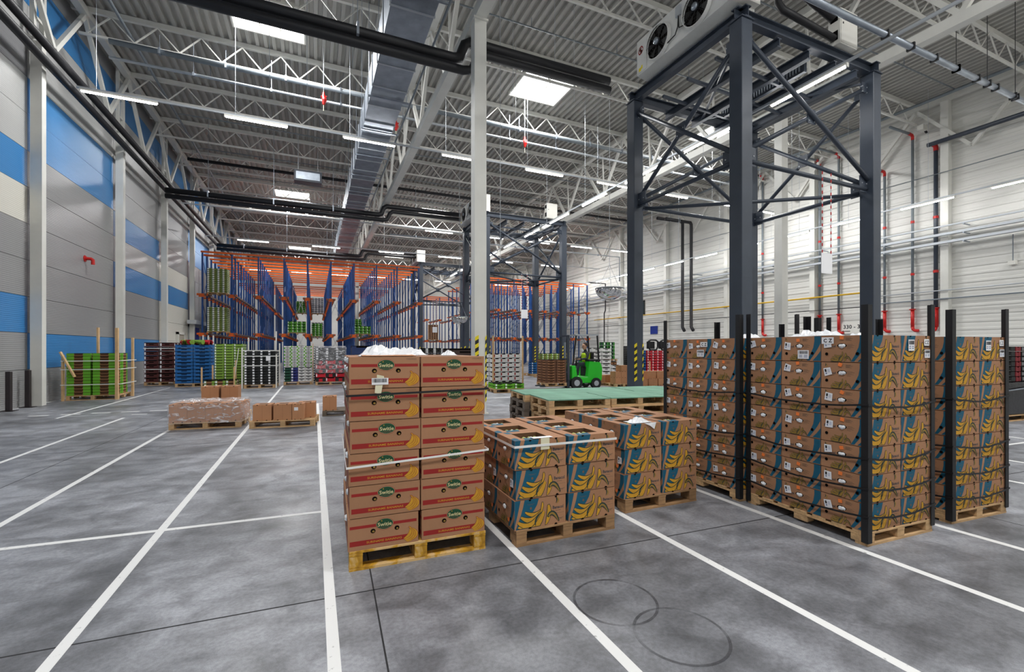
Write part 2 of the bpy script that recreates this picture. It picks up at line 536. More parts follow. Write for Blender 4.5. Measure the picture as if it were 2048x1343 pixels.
# ------------------------------------------------------------------ columns
def column(x, y, ztop, wd=.3, base=True):
    mb = MB()
    # H section
    t = .03
    h = wd / 2
    mb.box(-h, -h, 0, h, -h + t, ztop); mb.box(-h, h - t, 0, h, h, ztop); mb.box(-t / 2, -h + t, 0, t / 2, h - t, ztop)
    mb.box(-h - .012, -h, 0, -h, h, ztop); mb.box(h, -h, 0, h + .012, h, ztop)
    o = mb.obj('column', [m_steelw]); o.location = (x, y, 0); o['kind'] = 'structure'
    if base:
        b2 = MB(); b2.box(-h - .06, -h - .06, 0, h + .06, h + .06, .03); b2.obj('base_plate', [m_steelw], o)
        c = MB(); c.box(-h - .05, -h - .05, ztop - .05, h + .05, h + .05, ztop); c.obj('cap_plate', [m_steelw], o)
    return o
def hazard(o, h, z0, z1, faces=('-y', 'e')):
    """slanted yellow and black tape on a post"""
    for f in faces:
        mb = MB()
        st = {'-y': ((-h, -h), (1, 0)), 'e': ((h - .045, -h), (1, 0)), '-x': ((-h, h), (0, -1)), '+x': ((h, -h), (0, 1))}[f]
        out = {'-y': (0, -1), 'e': (0, -1), '-x': (-1, 0), '+x': (1, 0)}[f]
        ww = .1 if f == '-y' else .04
        off = .006
        n = int((z1 - z0) / .1)
        for i in range(n):
            z = z0 + i * .1
            pts = []
            for a, zz in ((0, z), (ww, z + .06), (ww, z + .16), (0, z + .1)):
                pts.append((st[0][0] + st[1][0] * (a + off) + out[0] * .003, st[0][1] + st[1][1] * (a + off) + out[1] * .003, zz))
            mb.poly(pts, i % 2)
        mb.obj('hazard_tape', [m_hazy, m_blackp], o)
GB = 10.3
c1 = column(3.97, 11.2, GB); hazard(c1, .162, .3, 2.0)
c2 = column(15.77, 11.2, GB); hazard(c2, .162, .3, 2.0)
for x, y in ((3.97, 47.8), (15.77, 47.8), (3.97, -1.0), (15.77, -1.0)):
    column(x, y, GB)
for y in BAYY[1:-1]:
    o = column(XL + .24, y, 10.85, .24, False)
    mb = MB()
    mb.box(-.05, -.34, 10.85, .05, -.2, ROOF); mb.box(-.06, .18, 10.85, .06, .32, ROOF)
    for z in (11.5, 12.3, 13.1): mb.box(-.03, -.2, z, .03, .2, z + .08)
    mb.obj('upper_post', [m_steelw], o)
for y in BAYR[1:-1]:
    column(XR - .18, y, ROOF - .2, .3, False)

# ------------------------------------------------------------------ girders along the hall and purlin trusses across it
def girder(x, chord=True, ymin=-4.0):
    mb = MB()
    mb.box(-.12, YF, 13.35, .12, YB, 13.6)
    o = mb.obj('roof_girder', [m_steelw]); o.location.x = x; o['kind'] = 'structure'
    if chord:
        mb = MB(); mb.box(-.15, YF, GB, .15, YB, GB + .3); mb.obj('bottom_chord', [m_steelw], o)
    zb = GB + .3 if chord else 10.9
    d1 = MB().bar((0, -2.04, zb), (0, 0, 13.35), .12, .14).mesh('diagonal', [m_steelw])
    d2 = MB().bar((0, 2.04, zb), (0, 0, 13.35), .12, .14).mesh('diagonal', [m_steelw])
    d3 = MB().bar((.12, -.05, zb), (.12, .12, 13.35), .07, .07).mesh('hanger', [m_steelw])
    y = 8.2 - 4.08 * 3
    while y < YB - 2:
        inst(d1, 'diagonal', o, (0, y, 0)); inst(d2, 'diagonal', o, (0, y, 0))
        if chord and y < 50: inst(d3, 'hanger', o, (0, y + 2.04, 0))
        y += 4.08
    return o
girder(3.97); girder(15.77); girder(XL + .45, False); girder(XR - .3, False)
PITCH = 1.35
dA = MB().bar((0, 0, 12.76), (PITCH / 2, 0, 13.5), .04, .04).mesh('web', [m_steelw])
dB = MB().bar((PITCH / 2, 0, 13.5), (PITCH, 0, 12.76), .04, .04).mesh('web', [m_steelw])
PUR = [8.2 + 4.08 * k for k in range(-3, 15)]
for k, y in enumerate(PUR):
    mb = MB(); mb.box(XL + .1, -.06, 13.5, XR - .1, .06, 13.68)
    o = mb.obj('roof_purlin', [m_steelw]); o.location.y = y; o['kind'] = 'structure'
    mb = MB(); mb.box(XL + .3, -.04, 12.68, XR - .3, .04, 12.76); mb.obj('bottom_chord', [m_steelw], o)
    n = int((XR - XL - .8) / PITCH)
    if 2 < k < 11:
        for i in range(n):
            inst(dA, 'web', o, (XL + .5 + i * PITCH, 0, 0)); inst(dB, 'web', o, (XL + .5 + i * PITCH, 0, 0))
    else:
        mb = MB()
        for i in range(n):
            x = XL + .5 + i * PITCH
            mb.bar((x, 0, 12.76), (x + PITCH / 2, 0, 13.5), .04, .04); mb.bar((x + PITCH / 2, 0, 13.5), (x + PITCH, 0, 12.76), .04, .04)
        q = mb.obj('web', [m_steelw], o); q['kind'] = 'stuff'

# ------------------------------------------------------------------ dock door, side door and window in the walls
d = MB(); d.box(0, 36.9, 0, .14, 39.2, 3.2)
o = d.obj('door_1', [M('dock_door_blue', (36, 52, 150), .5)]); o.location.x = XL - .02; o['kind'] = 'structure'
f = MB(); f.box(0, 36.7, 0, .2, 36.9, 3.4); f.box(0, 39.2, 0, .2, 39.4, 3.4); f.box(0, 36.7, 3.2, .2, 39.4, 3.4); f.obj('frame', [m_galvl], o)
f = MB(); f.box(.2, 35.6, 3.35, .7, 40.6, 3.6); f.box(.2, 40.2, 2.7, .6, 40.6, 3.6); f.obj('hood', [m_galvl], o)
d = MB(); d.box(0, 33.9, 0, .1, 35.2, 2.6)
o = d.obj('door_2', [M('beige_door', (176, 168, 152), .5)]); o.location.x = XL; o['kind'] = 'structure'
f = MB(); f.box(0, 33.75, 0, .14, 33.9, 2.75); f.box(0, 35.2, 0, .14, 35.35, 2.75); f.box(0, 33.75, 2.6, .14, 35.35, 2.75); f.obj('frame', [m_white], o)
f = MB(); f.box(.1, 34.0, 1.0, .16, 34.15, 1.06); f.obj('handle', [m_galv], o)
d = MB(); d.box(-.06, 32.6, 4.9, -.03, 34.3, 6.0)
o = d.obj('window_20', [M('dark_window_glass', (40, 62, 66), .12)]); o.location.x = XR; o['kind'] = 'structure'
f = MB(); f.box(-.09, 32.5, 4.8, -.02, 34.4, 4.9); f.box(-.09, 32.5, 6, -.02, 34.4, 6.1); f.box(-.09, 32.5, 4.8, -.02, 32.6, 6.1); f.box(-.09, 34.3, 4.8, -.02, 34.4, 6.1); f.obj('frame', [m_blackp], o)

# ------------------------------------------------------------------ dark steel towers that carry the air coolers
TZ = 9.1
def ibeam(mb, p, q, h=.26, wd=.18):
    p, q = Vector(p), Vector(q)
    mb.bar(p + Vector((0, 0, h / 2 - .012)), q + Vector((0, 0, h / 2 - .012)), wd, .024)
    mb.bar(p - Vector((0, 0, h / 2 - .012)), q - Vector((0, 0, h / 2 - .012)), wd, .024)
    mb.bar(p, q, .02, h - .048)
    return mb
def tower(name, label, x0, y0, w_=4.95, d_=3.68, detail=True):
    t = thing(name, label, 'tower', (x0, y0, 0), 0, 'steel towers for the air coolers')
    h = .17
    pts = [(0, 0), (w_, 0), (w_, d_), (0, d_)]
    post = MB().box(-h, -h, .0, h, h, TZ - .0).mesh('post', [m_dark], bevel=.012)
    cap = MB().box(-h - .03, -h - .03, TZ, h + .03, h + .03, TZ + .02).mesh('cap_plate', [m_dark])
    foot = MB().box(-h - .1, -h - .1, 0, h + .1, h + .1, .03).mesh('foot_plate', [m_dark])
    for x, y in pts:
        p = inst(post, 'post', t, (x, y, 0))
        inst(cap, 'cap_plate', p); inst(foot, 'foot_plate', p)
        hazard(p, .173, .72, 1.92)
    zt = TZ + .15
    for a, b_ in ((0, 1), (1, 2), (2, 3), (3, 0)):
        p, q = Vector((*pts[a], zt)), Vector((*pts[b_], zt))
        e = (q - p).normalized() * .2
        ibeam(MB(), p - e, q + e).obj('top_beam', [m_dark], t)
    for fx in (.25, .47, .68, .86):
        ibeam(MB(), (w_ * fx, -.05, zt - .28), (w_ * fx, d_ + .05, zt - .28), .22, .14).obj('joist', [m_dark], t)
    for fy in (.25, .5, .75):
        MB().bar((w_ * .05, d_ * fy, zt - .34), (w_ * .86, d_ * (fy + .06), zt - .34), .07, .07).obj('cross_strut', [m_dark], t)
    MB().bar((.1, .1, zt - .32), (w_ * .47, d_ * .9, zt - .32), .06, .06).obj('cross_strut', [m_dark], t)
    MB().bar((w_ - .1, .1, zt - .32), (w_ * .47, d_ * .9, zt - .32), .06, .06).obj('cross_strut', [m_dark], t)
    zm, zh = 6.1, 8.72
    def gusset(parent, p, ax, sz=.34):
        a, n = ax
        g = MB()
        p = Vector(p); a = Vector(a); n = Vector(n)
        c = []
        for s in (-.012, .012):
            c += [p + a * -sz * .5 + Vector((0, 0, -sz * .6)) + n * s, p + a * sz * .5 + Vector((0, 0, -sz * .6)) + n * s, p + a * sz * .5 + Vector((0, 0, sz * .6)) + n * s, p + a * -sz * .5 + Vector((0, 0, sz * .6)) + n * s]
        g.mesh8(c)
        for i in (-.1, .1):
            for j in (-.12, .02):
                q = p + a * i + Vector((0, 0, j))
                g.tube(q - n * .025, q + n * .025, .016, 6, 1)
        return g.obj('gusset_plate', [m_dark, m_galvl], parent)
    for a, b_ in ((0, 1), (1, 2), (2, 3), (3, 0)):
        P, Q = Vector((*pts[a], 0)), Vector((*pts[b_], 0))
        d = (Q - P).normalized(); n = Vector((-d.y, d.x, 0))
        p0, q0 = P + d * .2, Q - d * .2
        z_ = lambda v, z: (v.x, v.y, z)
        mid = (P + Q) / 2
        for s, (e0, e1) in ((.05, (zm + .15, zh)), (-.05, (zh, zm + .15))):
            o = MB().tube(Vector(z_(p0, e0)) + n * s, Vector(z_(q0, e1)) + n * s, .058, 10).obj('brace', [m_dark], t, smooth=True)
        gusset(t, (mid.x, mid.y, (zm + .15 + zh) / 2), (d, n), .3)
        o = MB().tube(Vector(z_(p0, zm - .1)), Vector(z_(q0, zm - .1)), .055, 10).obj('strut', [m_dark], t, smooth=True)
        if detail:
            gusset(t, z_(P + d * .3, zm + .02), (d, n), .36); gusset(t, z_(Q - d * .3, zm + .02), (d, n), .36)
            gusset(t, z_(P + d * .28, zh), (d, n), .22); gusset(t, z_(Q - d * .28, zh), (d, n), .22)
    MB().tube((.2, d_ - .2, zm - .2), (w_ - .2, .2, zm - .2), .05, 10).obj('strut', [m_dark], t, smooth=True)
    MB().tube((.2, .2, zm - .12), (w_ - .2, d_ - .2, zm - .12), .05, 10).obj('strut', [m_dark], t, smooth=True)
    return t
T1X, T1Y = 8.88, 7.27
tower('cooler_tower', 'dark steel tower with crossed braces rising behind the tall strapped banana stacks', T1X, T1Y)
tower('cooler_tower', 'second dark steel tower standing behind the white column and the forklift', 8.85, 23.7)
tower('cooler_tower', 'farther dark steel tower beside the blue racking with orange top beams', 8.7, 39.9, detail=False)

m_cool = M('cooler_casing_white', (222, 222, 218), .4, var=.03)
m_fan = M('fan_black', (16, 16, 18), .5)
def fan(parent, x, y, z, r=.41, sx=-1):
    """axial fan whose axis runs along X"""
    f = MB(); n = 28
    f.path([(x + sx * .10, y, z), (x + sx * .02, y, z)], [r + .02, r + .05], n, 0, cap=False)
    for i in range(n):
        a, b_ = 2 * PI * i / n, 2 * PI * (i + 1) / n
        f.poly([(x + sx * .1, y + rr * math.cos(t), z + rr * math.sin(t)) for rr, t in ((r, a), (r + .02, a), (r + .02, b_), (r, b_))])
    o = f.obj('fan_ring', [m_cool], parent)
    k = MB()
    k.path([(x + sx * .03, y, z), (x + sx * .034, y, z)], r, n)
    for i in range(7):
        a = 2 * PI * i / 7
        p = [(x + sx * .05, y + .08 * math.cos(a), z + .08 * math.sin(a)), (x + sx * .07, y + r * .92 * math.cos(a - .28), z + r * .92 * math.sin(a - .28)),
             (x + sx * .045, y + r * .92 * math.cos(a + .28), z + r * .92 * math.sin(a + .28))]
        k.poly(p, 1)
    k.obj('fan_blade', [m_hole, m_fan], o)
    g = MB()
    for rr in (.12, .2, .28, .36):
        pts = [(x + sx * .105, y + rr * math.cos(2 * PI * i / 20), z + rr * math.sin(2 * PI * i / 20)) for i in range(21)]
        g.path(pts, .004, 4)
    for i in range(8):
        a = 2 * PI * i / 8
        g.tube((x + sx * .105, y, z), (x + sx * .1, y + r * math.cos(a), z + r * math.sin(a)), .005, 4)
    g.obj('guard_grille', [m_fan], o)
    MB().path([(x + sx * .06, y, z), (x + sx * .14, y, z), (x + sx * .16, y, z)], [.09, .09, .04], 14).obj('motor_hub', [m_galv], o, smooth=True)
def cooler(label, x, y0, y1, z0, z1, wd=.75, full=True):
    t = thing('air_cooler', label, 'air cooler', (x, y0, z0), 0, 'air coolers on the steel towers')
    Ln, h = y1 - y0, z1 - z0
    mb = MB()
    mb.mesh8(((0, 0, .1), (wd, 0, -.05), (wd, Ln, -.05), (0, Ln, .1), (0, 0, h), (wd, 0, h), (wd, Ln, h), (0, Ln, h)))
    mb.obj('casing', [m_cool], t, bevel=.015)
    MB().box(-.012, Ln - .42, .12, 0, Ln - .02, h - .03).obj('end_panel', [m_cool], t)
    if full:
        fan(t, 0, Ln - .92, .52); fan(t, 0, Ln - 2.25, .52)
        s = MB(); s.box(-.06, Ln - 1.72, .72, 0, Ln - 1.56, .98); j = s.obj('junction_box', [m_galvl], t)
        MB().path([(-.03, Ln - 1.64, .72), (-.05, Ln - 1.64, .45), (-.05, Ln - 1.55, .3), (-.05, Ln - 1.2, .25), (-.1, Ln - .95, .5)], .014, 6).obj('cable', [m_blackp], j)
        MB().path([(-.03, Ln - 1.64, .72), (-.05, Ln - 1.68, .4), (-.05, Ln - 1.85, .35), (-.1, Ln - 2.2, .5)], .014, 6).obj('cable', [m_blackp], j)
        lg = MB(); F = Face(lg, (-.013, Ln, 0), (0, -1, 0), (0, 0, 1))
        F.poly(((.10, .76), (.20, .86), (.24, .84), (.17, .78), (.26, .70), (.16, .62), (.10, .64), (.18, .70)), 0)
        F.ell(.18, .74, .11, .11, 0, -.5); F.ell(.18, .74, .085, .085, 1, 0); F.poly(((.10, .71), (.22, .80), (.26, .80), (.14, .70)), 0, 1)
        F.rect(.1, .16, .2, .26, 2); F.poly(((.2, .2), (.26, .2), (.26, .3), (.2, .3)), 2)
        lg.obj('badge', [m_pred, m_cool, m_hazy], t)
        b_ = MB(); b_.box(-.0, -.16, .04, wd - .03, 0, h); b_.obj('end_cabinet', [m_white], t)
    return t
cooler('white air cooler with two black fans on the steel tower behind the tall stacks', 8.5, 7.2, 10.4, 9.42, 10.5)
t = thing('cooling_coil', 'dark finned cooling coil hanging under the top frame of the first tower', 'cooling coil', (11.62, 7.62, 8.88))
MB().box(0, 0, 0, .1, 2.6, .5).obj('coil_frame', [m_dark], t)
mb = MB()
for i in range(30): mb.box(-.03, .1 + i * .082, .05, 0, .13 + i * .082, .45)
mb.obj('fin', [m_galv], t)['kind'] = 'stuff'
cooler('air cooler partly hidden behind the white column on the second tower', 8.5, 24.2, 27.4, 9.42, 10.5)
cooler('small distant air cooler on the tower beside the racking', 8.4, 40.2, 43.2, 9.42, 10.5)
def vbox(label, x, y, z=9.42, wd=.7, dp=.3, h=.9):
    t = thing('valve_cabinet', label, 'cabinet', (x, y, z), 0, 'white valve cabinets on the towers')
    MB().box(0, 0, 0, wd, dp, h).obj('cabinet_body', [m_white], t, bevel=.01)
    MB().box(.02, -.012, .02, wd - .02, 0, h - .02).obj('door', [m_white], t)
    d = MB(); d.box(.08, -.02, h * .55, .11, -.012, h * .6); d.obj('lock', [m_blackp], t)
    hh = MB(); hh.box(-.004, .06, .12, 0, dp - .06, .36); hh.box(-.004, .06, .6, 0, dp - .06, .8); hh.obj('pipe_opening', [m_hole], t)
    return t
vbox('white valve cabinet with black pipes on the first tower front beam', 12.15, 7.05)
vbox('white valve cabinet above the far corner post of the second tower', 12.6, 23.5)
def pipe(label, pts, r, mat, cat='pipe', name='pipe', group=None, n=10, clamps=None, cm=None):
    t = thing(name, label, cat, (0, 0, 0), 0, group)
    MB().path(pts, r, n).obj('pipe_run', [mat], t, smooth=True)
    if clamps:
        for p, up in clamps:
            c = MB(); p = Vector(p)
            c.box(p.x - .03, p.y - r - .015, p.z - r - .01, p.x + .03, p.y + r + .015, p.z + r + .015)
            c.tube(p + Vector((0, 0, r)), p + Vector((0, 0, r + up)), .009, 5)
            c.obj('pipe_hanger', [cm or m_galv], t)
    return t
pipe('black insulated pipe bent down into the lower opening of the white valve cabinet', [(10.6, 7.6, 11.8), (10.6, 7.6, 10.3), (10.66, 7.5, 10.08), (10.85, 7.4, 9.95), (12.14, 7.2, 9.6)], .09, m_black)
pipe('black insulated pipe entering the upper opening of the white valve cabinet', [(10.6, 8.4, 12.2), (11.3, 7.6, 10.9), (12.14, 7.2, 10.1)], .1, m_black)
# pairs of big lagged pipes
def clampline(x0, x1, st, y, z, up): return [((x0 + i * st, y, z), up) for i in range(int((x1 - x0) / st) + 1)]
def zpipes(lbl, y, z, zr, xe):
    pipe('upper ' + lbl, [(XL + 1.0, y, z + .14), (3.5, y, z + .14), (3.66, y, z + .2), (3.74, y, z + .4), (3.8, y, zr + .12), (4.0, y, zr + .24), (xe, y, zr + .26)], .14, m_black, clamps=clampline(-5, 3, 3, y, z + .16, 4.05))
    pipe('lower ' + lbl, [(XL + 1.0, y - .05, z - .16), (3.75, y - .05, z - .16), (3.98, y - .05, z - .1), (4.1, y - .05, z + .14), (4.14, y - .05, zr - .2), (4.3, y - .05, zr - .05), (xe, y - .05, zr - .04)], .12, m_black)
zpipes('black lagged pipe crossing under the first skylight behind the white column', 11.9, 9.5, 9.95, 8.6)
zpipes('black lagged pipe crossing the hall in front of the second tower cooler', 27.6, 9.5, 9.95, 8.6)
zpipes('black lagged pipe crossing above the orange top of the blue racking', 40.6, 9.5, 9.95, 8.39)
pipe('upper black lagged pipe running along the blue and grey striped wall', [(XL + .72, -5, 10.48), (XL + .72, 36, 10.48), (XL + .72, 62, 10.48)], .115, m_black)
pipe('lower black lagged pipe running along the blue and grey striped wall', [(XL + .62, -5, 10.1), (XL + .62, 36, 10.1), (XL + .62, 62, 10.1)], .115, m_black)
# sprinkler mains and branches
pipe('thin dark sprinkler main under the roof edge of the striped wall', [(-6.1, -5, 13.05), (-6.1, 66, 13.05)], .05, m_grey)
pipe('thin dark sprinkler main under the roof edge of the white wall', [(25.9, -5, 13.1), (25.9, 66, 13.1)], .07, m_grey)
for k, y in enumerate([10.3, 14.4, 22.5, 26.6, 30.7, 34.7, 38.8, 42.9, 47]):
    t = pipe('thin sprinkler branch pipe hung under the roof deck, %s of its kind down the hall' % ORD[k], [(-6.1, y, 12.9), (-6.1, y, 13.1), (-5.9, y, 13.15), (25.9, y, 13.15)], .028, m_grey, n=6, group='sprinkler branch pipes')
    for i in range(8):
        MB().tube((-4 + i * 3.7, y, 13.15), (-4 + i * 3.7, y, 13.5), .014, 5).obj('sprinkler_head', [m_galv], t)
pipe('grey pipe hung below the roof truss beside the first skylight', [(-6.4, 19.6, 12.2), (25, 19.6, 12.2)], .09, m_grey, clamps=clampline(-5, 20, 2, 19.6, 12.2, .5))
pipe('bright conduit hung below the grey pipe near the first skylight', [(-6.4, 19.6, 11.64), (25, 19.6, 11.64)], .05, m_galvl, clamps=clampline(-4, 20, 2.5, 19.6, 11.64, 1.1))
pipe('dark pipe crossing at roof truss height beyond the duct', [(-6.4, 30.0, 12.2), (25, 30.0, 12.2)], .09, m_black)
pipe('galvanised pipe with black clamps sloping past the tower towards the white wall', [(4.4, 6.6, 9.62), (27.3, 6.6, 9.62)], .075, m_galv, clamps=clampline(13.2, 26, 1.15, 6.6, 9.62, .02) + clampline(16.65, 26, 1.8, 6.6, 9.62, 3.9), cm=m_blackp)
pipe('thin pale pipe crossing the hall behind the first tower', [(4.4, 29.0, 8.9), (22, 29.0, 8.9), (22, 29.0, 7.0)], .05, m_galvl, n=6, clamps=clampline(6, 21, 7, 29.0, 8.9, 4.84))
for k, (x, y, z) in enumerate(((.35, 19.4, 11.6), (3.3, 20.2, 11.5), (9.2, 19.4, 11.5))):
    t = thing('red_valve', ['red valve hanging beside the first skylight', 'red valve hanging beside the silver duct', 'red valve hanging near the second skylight'][k], 'valve', (x, y, z))
    MB().path([(0, 0, .3), (0, 0, .12), (.03, 0, 0), (0, 0, -.2)], [.03, .07, .1, .04], 8).obj('valve_body', [m_red], t)
    MB().path([(-.1, 0, .1), (.12, 0, .14)], .03, 6).obj('lever', [m_red], t)
    MB().tube((0, 0, .3), (0, 0, 13.78 - z), .012, 5).obj('hanger_rod', [m_galvl], t)
    MB().tube((0, 0, -.2), (0, 0, -.45), .012, 5).obj('nozzle', [m_cream], t)

# ------------------------------------------------------------------ silver duct
t = thing('ventilation_duct', 'long silver rectangular ventilation duct running down the hall under the roof', 'duct', (1.75, -6, 10.3))
sec = MB()
sec.box(0, .01, 0, 1.1, 1.24, .95)
secm = sec.mesh('duct_section', [m_galv])
fl = MB()
for s in (0,):
    fl.box(-.03, -.02, -.03, 1.13, .02, .0); fl.box(-.03, -.02, .95, 1.13, .02, .98); fl.box(-.03, -.02, 0, 0, .02, .95); fl.box(1.1, -.02, 0, 1.13, .02, .95)
flm = fl.mesh('flange', [m_galvl])
hg = MB(); hg.box(-.08, -.03, -.08, 1.3, .03, -.03); hg.tube((-.05, 0, -.05), (-.05, 0, 3.1), .01, 5); hg.tube((1.2, 0, -.05), (1.2, 0, 3.1), .01, 5)
hgm = hg.mesh('hanger', [m_galv])
for i in range(55):
    s_ = inst(secm, 'duct_section', t, (0, i * 1.25, 0))
    inst(flm, 'flange', s_)
    if i % 2: inst(hgm, 'hanger', s_, (0, .6, 0))
pipe('dark conduit fixed along the lower edge of the silver duct', [(3.12, -5, 10.36), (3.12, 60, 10.36)], .035, m_grey, n=6)

# ------------------------------------------------------------------ light rails with tubes
tube_m = MB(); tube_m.box(-.026, 0, -.052, .026, 1.95, -.01)
hous = MB(); hous.box(-.045, -.03, -.008, .045, 1.98, .05)
endc = MB(); endc.box(-.045, -.06, -.055, .045, -.03, .05)
tubem, housm, endm = tube_m.mesh('tube', [m_light]), hous.mesh('housing', [m_white]), endc.mesh('end_cap', [m_white])
def rail(label, p, axis, length, starts, hang=2.0, skip=()):
    t = thing('light_rail', label, 'light rail', p, 0 if axis == 'y' else -PI / 2)
    MB().box(-.03, 0, .05, .03, length, .11).obj('rail', [m_galvl], t)
    for s in starts:
        h_ = inst(housm, 'lamp', t, (0, s, 0))
        inst(tubem, 'tube', h_); inst(endm, 'end_cap', h_)
    i = .5
    wm = MB().tube((0, 0, .1), (0, 0, 13.77 - p[2]), .007, 4).mesh('suspension_wire', [m_galvl])
    while i < length:
        if not any(a < i < b_ for a, b_ in skip): inst(wm, 'suspension_wire', t, (0, i, 0))
        i += 3.9
    return t
rail('light rail with lit tubes crossing the hall in front of the silver duct', (-7.0, 18.9, 10.05), 'x', 33, [.15 + 3.97 * i for i in range(9)], 3.4)
rail('light rail with lit tubes running down the hall past the first tower', (12.0, 2.4, 8.68), 'y', 42, [.0] + [4.45 + 3.3 * i for i in range(11)], 4.8, ((4.3, 9.2), (20.6, 25.6), (36.8, 42)))
rail('light rail with tubes crossing above the orange racking top', (-7.0, 37.5, 9.55), 'x', 33, [2.0 + 4.9 * i for i in range(6)], 4)
rail('light rail with tubes in front of the white wall cable trays', (26.0, 3.0, 8.45), 'y', 46, [1.0 + 3.2 * i for i in range(13)], 5)
rail('light rail with lit tubes crossing the hall beyond the second tower', (-7.0, 31.5, 10.05), 'x', 33, [14.2 + 3.97 * i for i in range(5)], 3.4)
rail('distant light rail crossing the far end of the hall', (-7.0, 54.5, 10.05), 'x', 33, [.8 + 3.97 * i for i in range(8)], 3.4)
rail('light rail over the near bay by the front wall', (-7.0, 2.0, 10.05), 'x', 33, [.15 + 3.97 * i for i in range(8)], 3.4)

# ------------------------------------------------------------------ white wall services
XW = XR - .42
for k, z in enumerate((6.62, 7.0, 7.4)):
    t = thing('cable_tray', ['lowest', 'middle', 'highest'][k] + ' bright cable tray running along the white cladding wall', 'cable tray', (XW - .16, 3, z))
    MB().box(0, 0, 0, .2 if k < 2 else .1, 50, .02).obj('tray_base', [m_galvl], t)
    s = MB(); s.box(-.01, 0, 0, .005, 50, .11 if k < 2 else .06); s.obj('tray_side', [m_galvl], t)
    brm = MB().box(0, 0, -.05, .545, .05, 0).mesh('bracket', [m_galv])
    for i in range(15): inst(brm, 'bracket', t, (0, 1.2 + 3.1 * i, 0))
pipe('bright yellow gas pipe running along the white cladding wall', [(XW + .02, 14.6, 4.72), (XW + .02, 40, 4.72)], .045, m_yellow, n=8)
pipe('thin dark cable run below the yellow gas pipe', [(XW + .02, 14.6, 3.95), (XW + .02, 50, 3.95)], .022, m_blackp, n=6)
pipe('thin grey conduit pair member at tray height by the column', [(XW + .02, 3, 4.05), (XW + .02, 14, 4.05)], .04, m_grey, n=6)
pipe('thin pale conduit above the grey conduit on the white wall', [(XW + .02, 3, 4.45), (XW + .02, 14, 4.45)], .03, m_galvl, n=6)
pipe('thin dark cable sloping high across the white cladding wall', [(XW + .02, 3, 10.0), (XW + .02, 50, 10.0)], .02, m_grey, n=6)
def redpipe(lbl, y, zt, black=False, arm=1.6, zb=2.75):
    t = thing('riser_pipe', lbl, 'pipe', (XR - .17, y, 0), 0, 'sprinkler riser pipes on the white wall')
    MB().tube((0, 0, zb + .9), (0, 0, zt), .085 if black else .06, 10).obj('riser', [m_dark if black else m_grey], t, smooth=True)
    for z in (zb + 2.6, zb + 5.2):
        MB().tube((0, 0, z), (0, 0, z + .12), .105 if black else .078, 10).obj('coupling', [m_red], t)
    MB().tube((0, 0, zb), (0, 0, zb + .9), .10 if black else .075, 10).obj('red_section', [m_red], t, smooth=True)
    MB().tube((0, 0, zb + .88), (0, 0, zb + .93), .13, 10).obj('flange', [m_red], t)
    MB().path([(0, 0, zb + .05), (0, -.02, zb - .08), (0, -.1, zb - .15), (0, -.25, zb - .16)] if not black else [(0, 0, zb + .05), (-.02, 0, zb - .08), (-.1, 0, zb - .15), (-.25, 0, zb - .16)], .075, 8).obj('red_elbow', [m_red], t, smooth=True)
    MB().path([(0, 0, zt - .1), (0, 0, zt + .06), (-.06, 0, zt + .14), (-.35, 0, zt + .16)], .10 if black else .068, 8).obj('red_elbow', [m_red], t, smooth=True)
    if arm:
        MB().tube((-.35, 0, zt + .16), (-.35 - arm, 0, zt + .16), .06, 8).obj('arm', [m_grey], t, smooth=True)
for a in (('thick dark riser pipe with red couplings beside the white wall column', 11.58, 11.3, True, 0), ('slim riser with a red foot, next beyond the thick dark riser', 12.5, 12.2),
          ('slim riser with a red foot, second beyond the thick dark riser', 13.7, 10.8), ('slim riser with a red foot hidden partly by the tower post', 15.95, 12.6),
          ('slim riser with a red foot, far side of the tower post', 17.0, 12.6), ('slim riser with a red foot behind the white inner column', 20.7, 13.0)):
    redpipe(*a)
pipe('thick dark sprinkler feed leaving the wall riser towards the front', [(XR - .52, 11.75, 11.46), (XR - .52, 2, 11.46)], .10, m_dark)
for k, (y0, z0, z1) in enumerate(((27.2, 3.1, 11.6), (26.3, 3.1, 11.3))):
    pipe(['black lagged pipe bundle dropping down the white wall, outer run', 'black lagged pipe bundle dropping down the white wall, inner run'][k], [(XW - 2.9, y0, z1 + .15), (XW - .45, y0, z1 + .15), (XW - .35, y0, z1), (XW - .35, y0, z0 + .3), (XW - .45, y0 - .3, z0)], .12, m_black, clamps=[((XW - 1.6, y0, z1 + .15), 13.66 - z1)])
pipe('thin black pipe bent down the far white wall', [(XW - 2, 38, 8.3), (XW, 38, 8.3), (XW, 38, 5.6), (XW, 38.2, 5.3), (XW, 38.2, 2.4)], .06, m_black)
# number sign
t = thing('wall_sign', 'white wall sign reading 330 - 34 with arrows', 'sign', (XR - .06, 16.0, 2.6))
MB().box(-.02, -1.9, -.06, .0, .1, .55).obj('board', [m_white], t)
s = MB(); F = Face(s, (-.021, 0, 0), (0, -1, 0), (0, 0, 1), .002)
F.text(.75, .33, .3, '330 - 34', 0, 0, .02)
F.poly(((.15, .08), (.25, .13), (.25, .1), (.6, .1), (.6, .06), (.25, .06), (.25, .03)), 0)
F.poly(((1.5, .08), (1.4, .13), (1.4, .1), (1.05, .1), (1.05, .06), (1.4, .06), (1.4, .03)), 0)
s.obj('lettering', [m_pblk], t)
t = thing('security_camera', 'small white security camera high on the white wall', 'camera', (XR - .1, 12.0, 12.3))
MB().box(-.5, -.12, 0, -.15, .12, .25).obj('camera_housing', [m_white], t); MB().tube((-.15, 0, .1), (.07, 0, -.02), .05, 8).obj('mount', [m_blackp], t)
t = thing('red_sprinkler_stub', 'small red pipe stub sticking out of the grey wall panel', 'pipe', (XL, 21.7, 5.0))
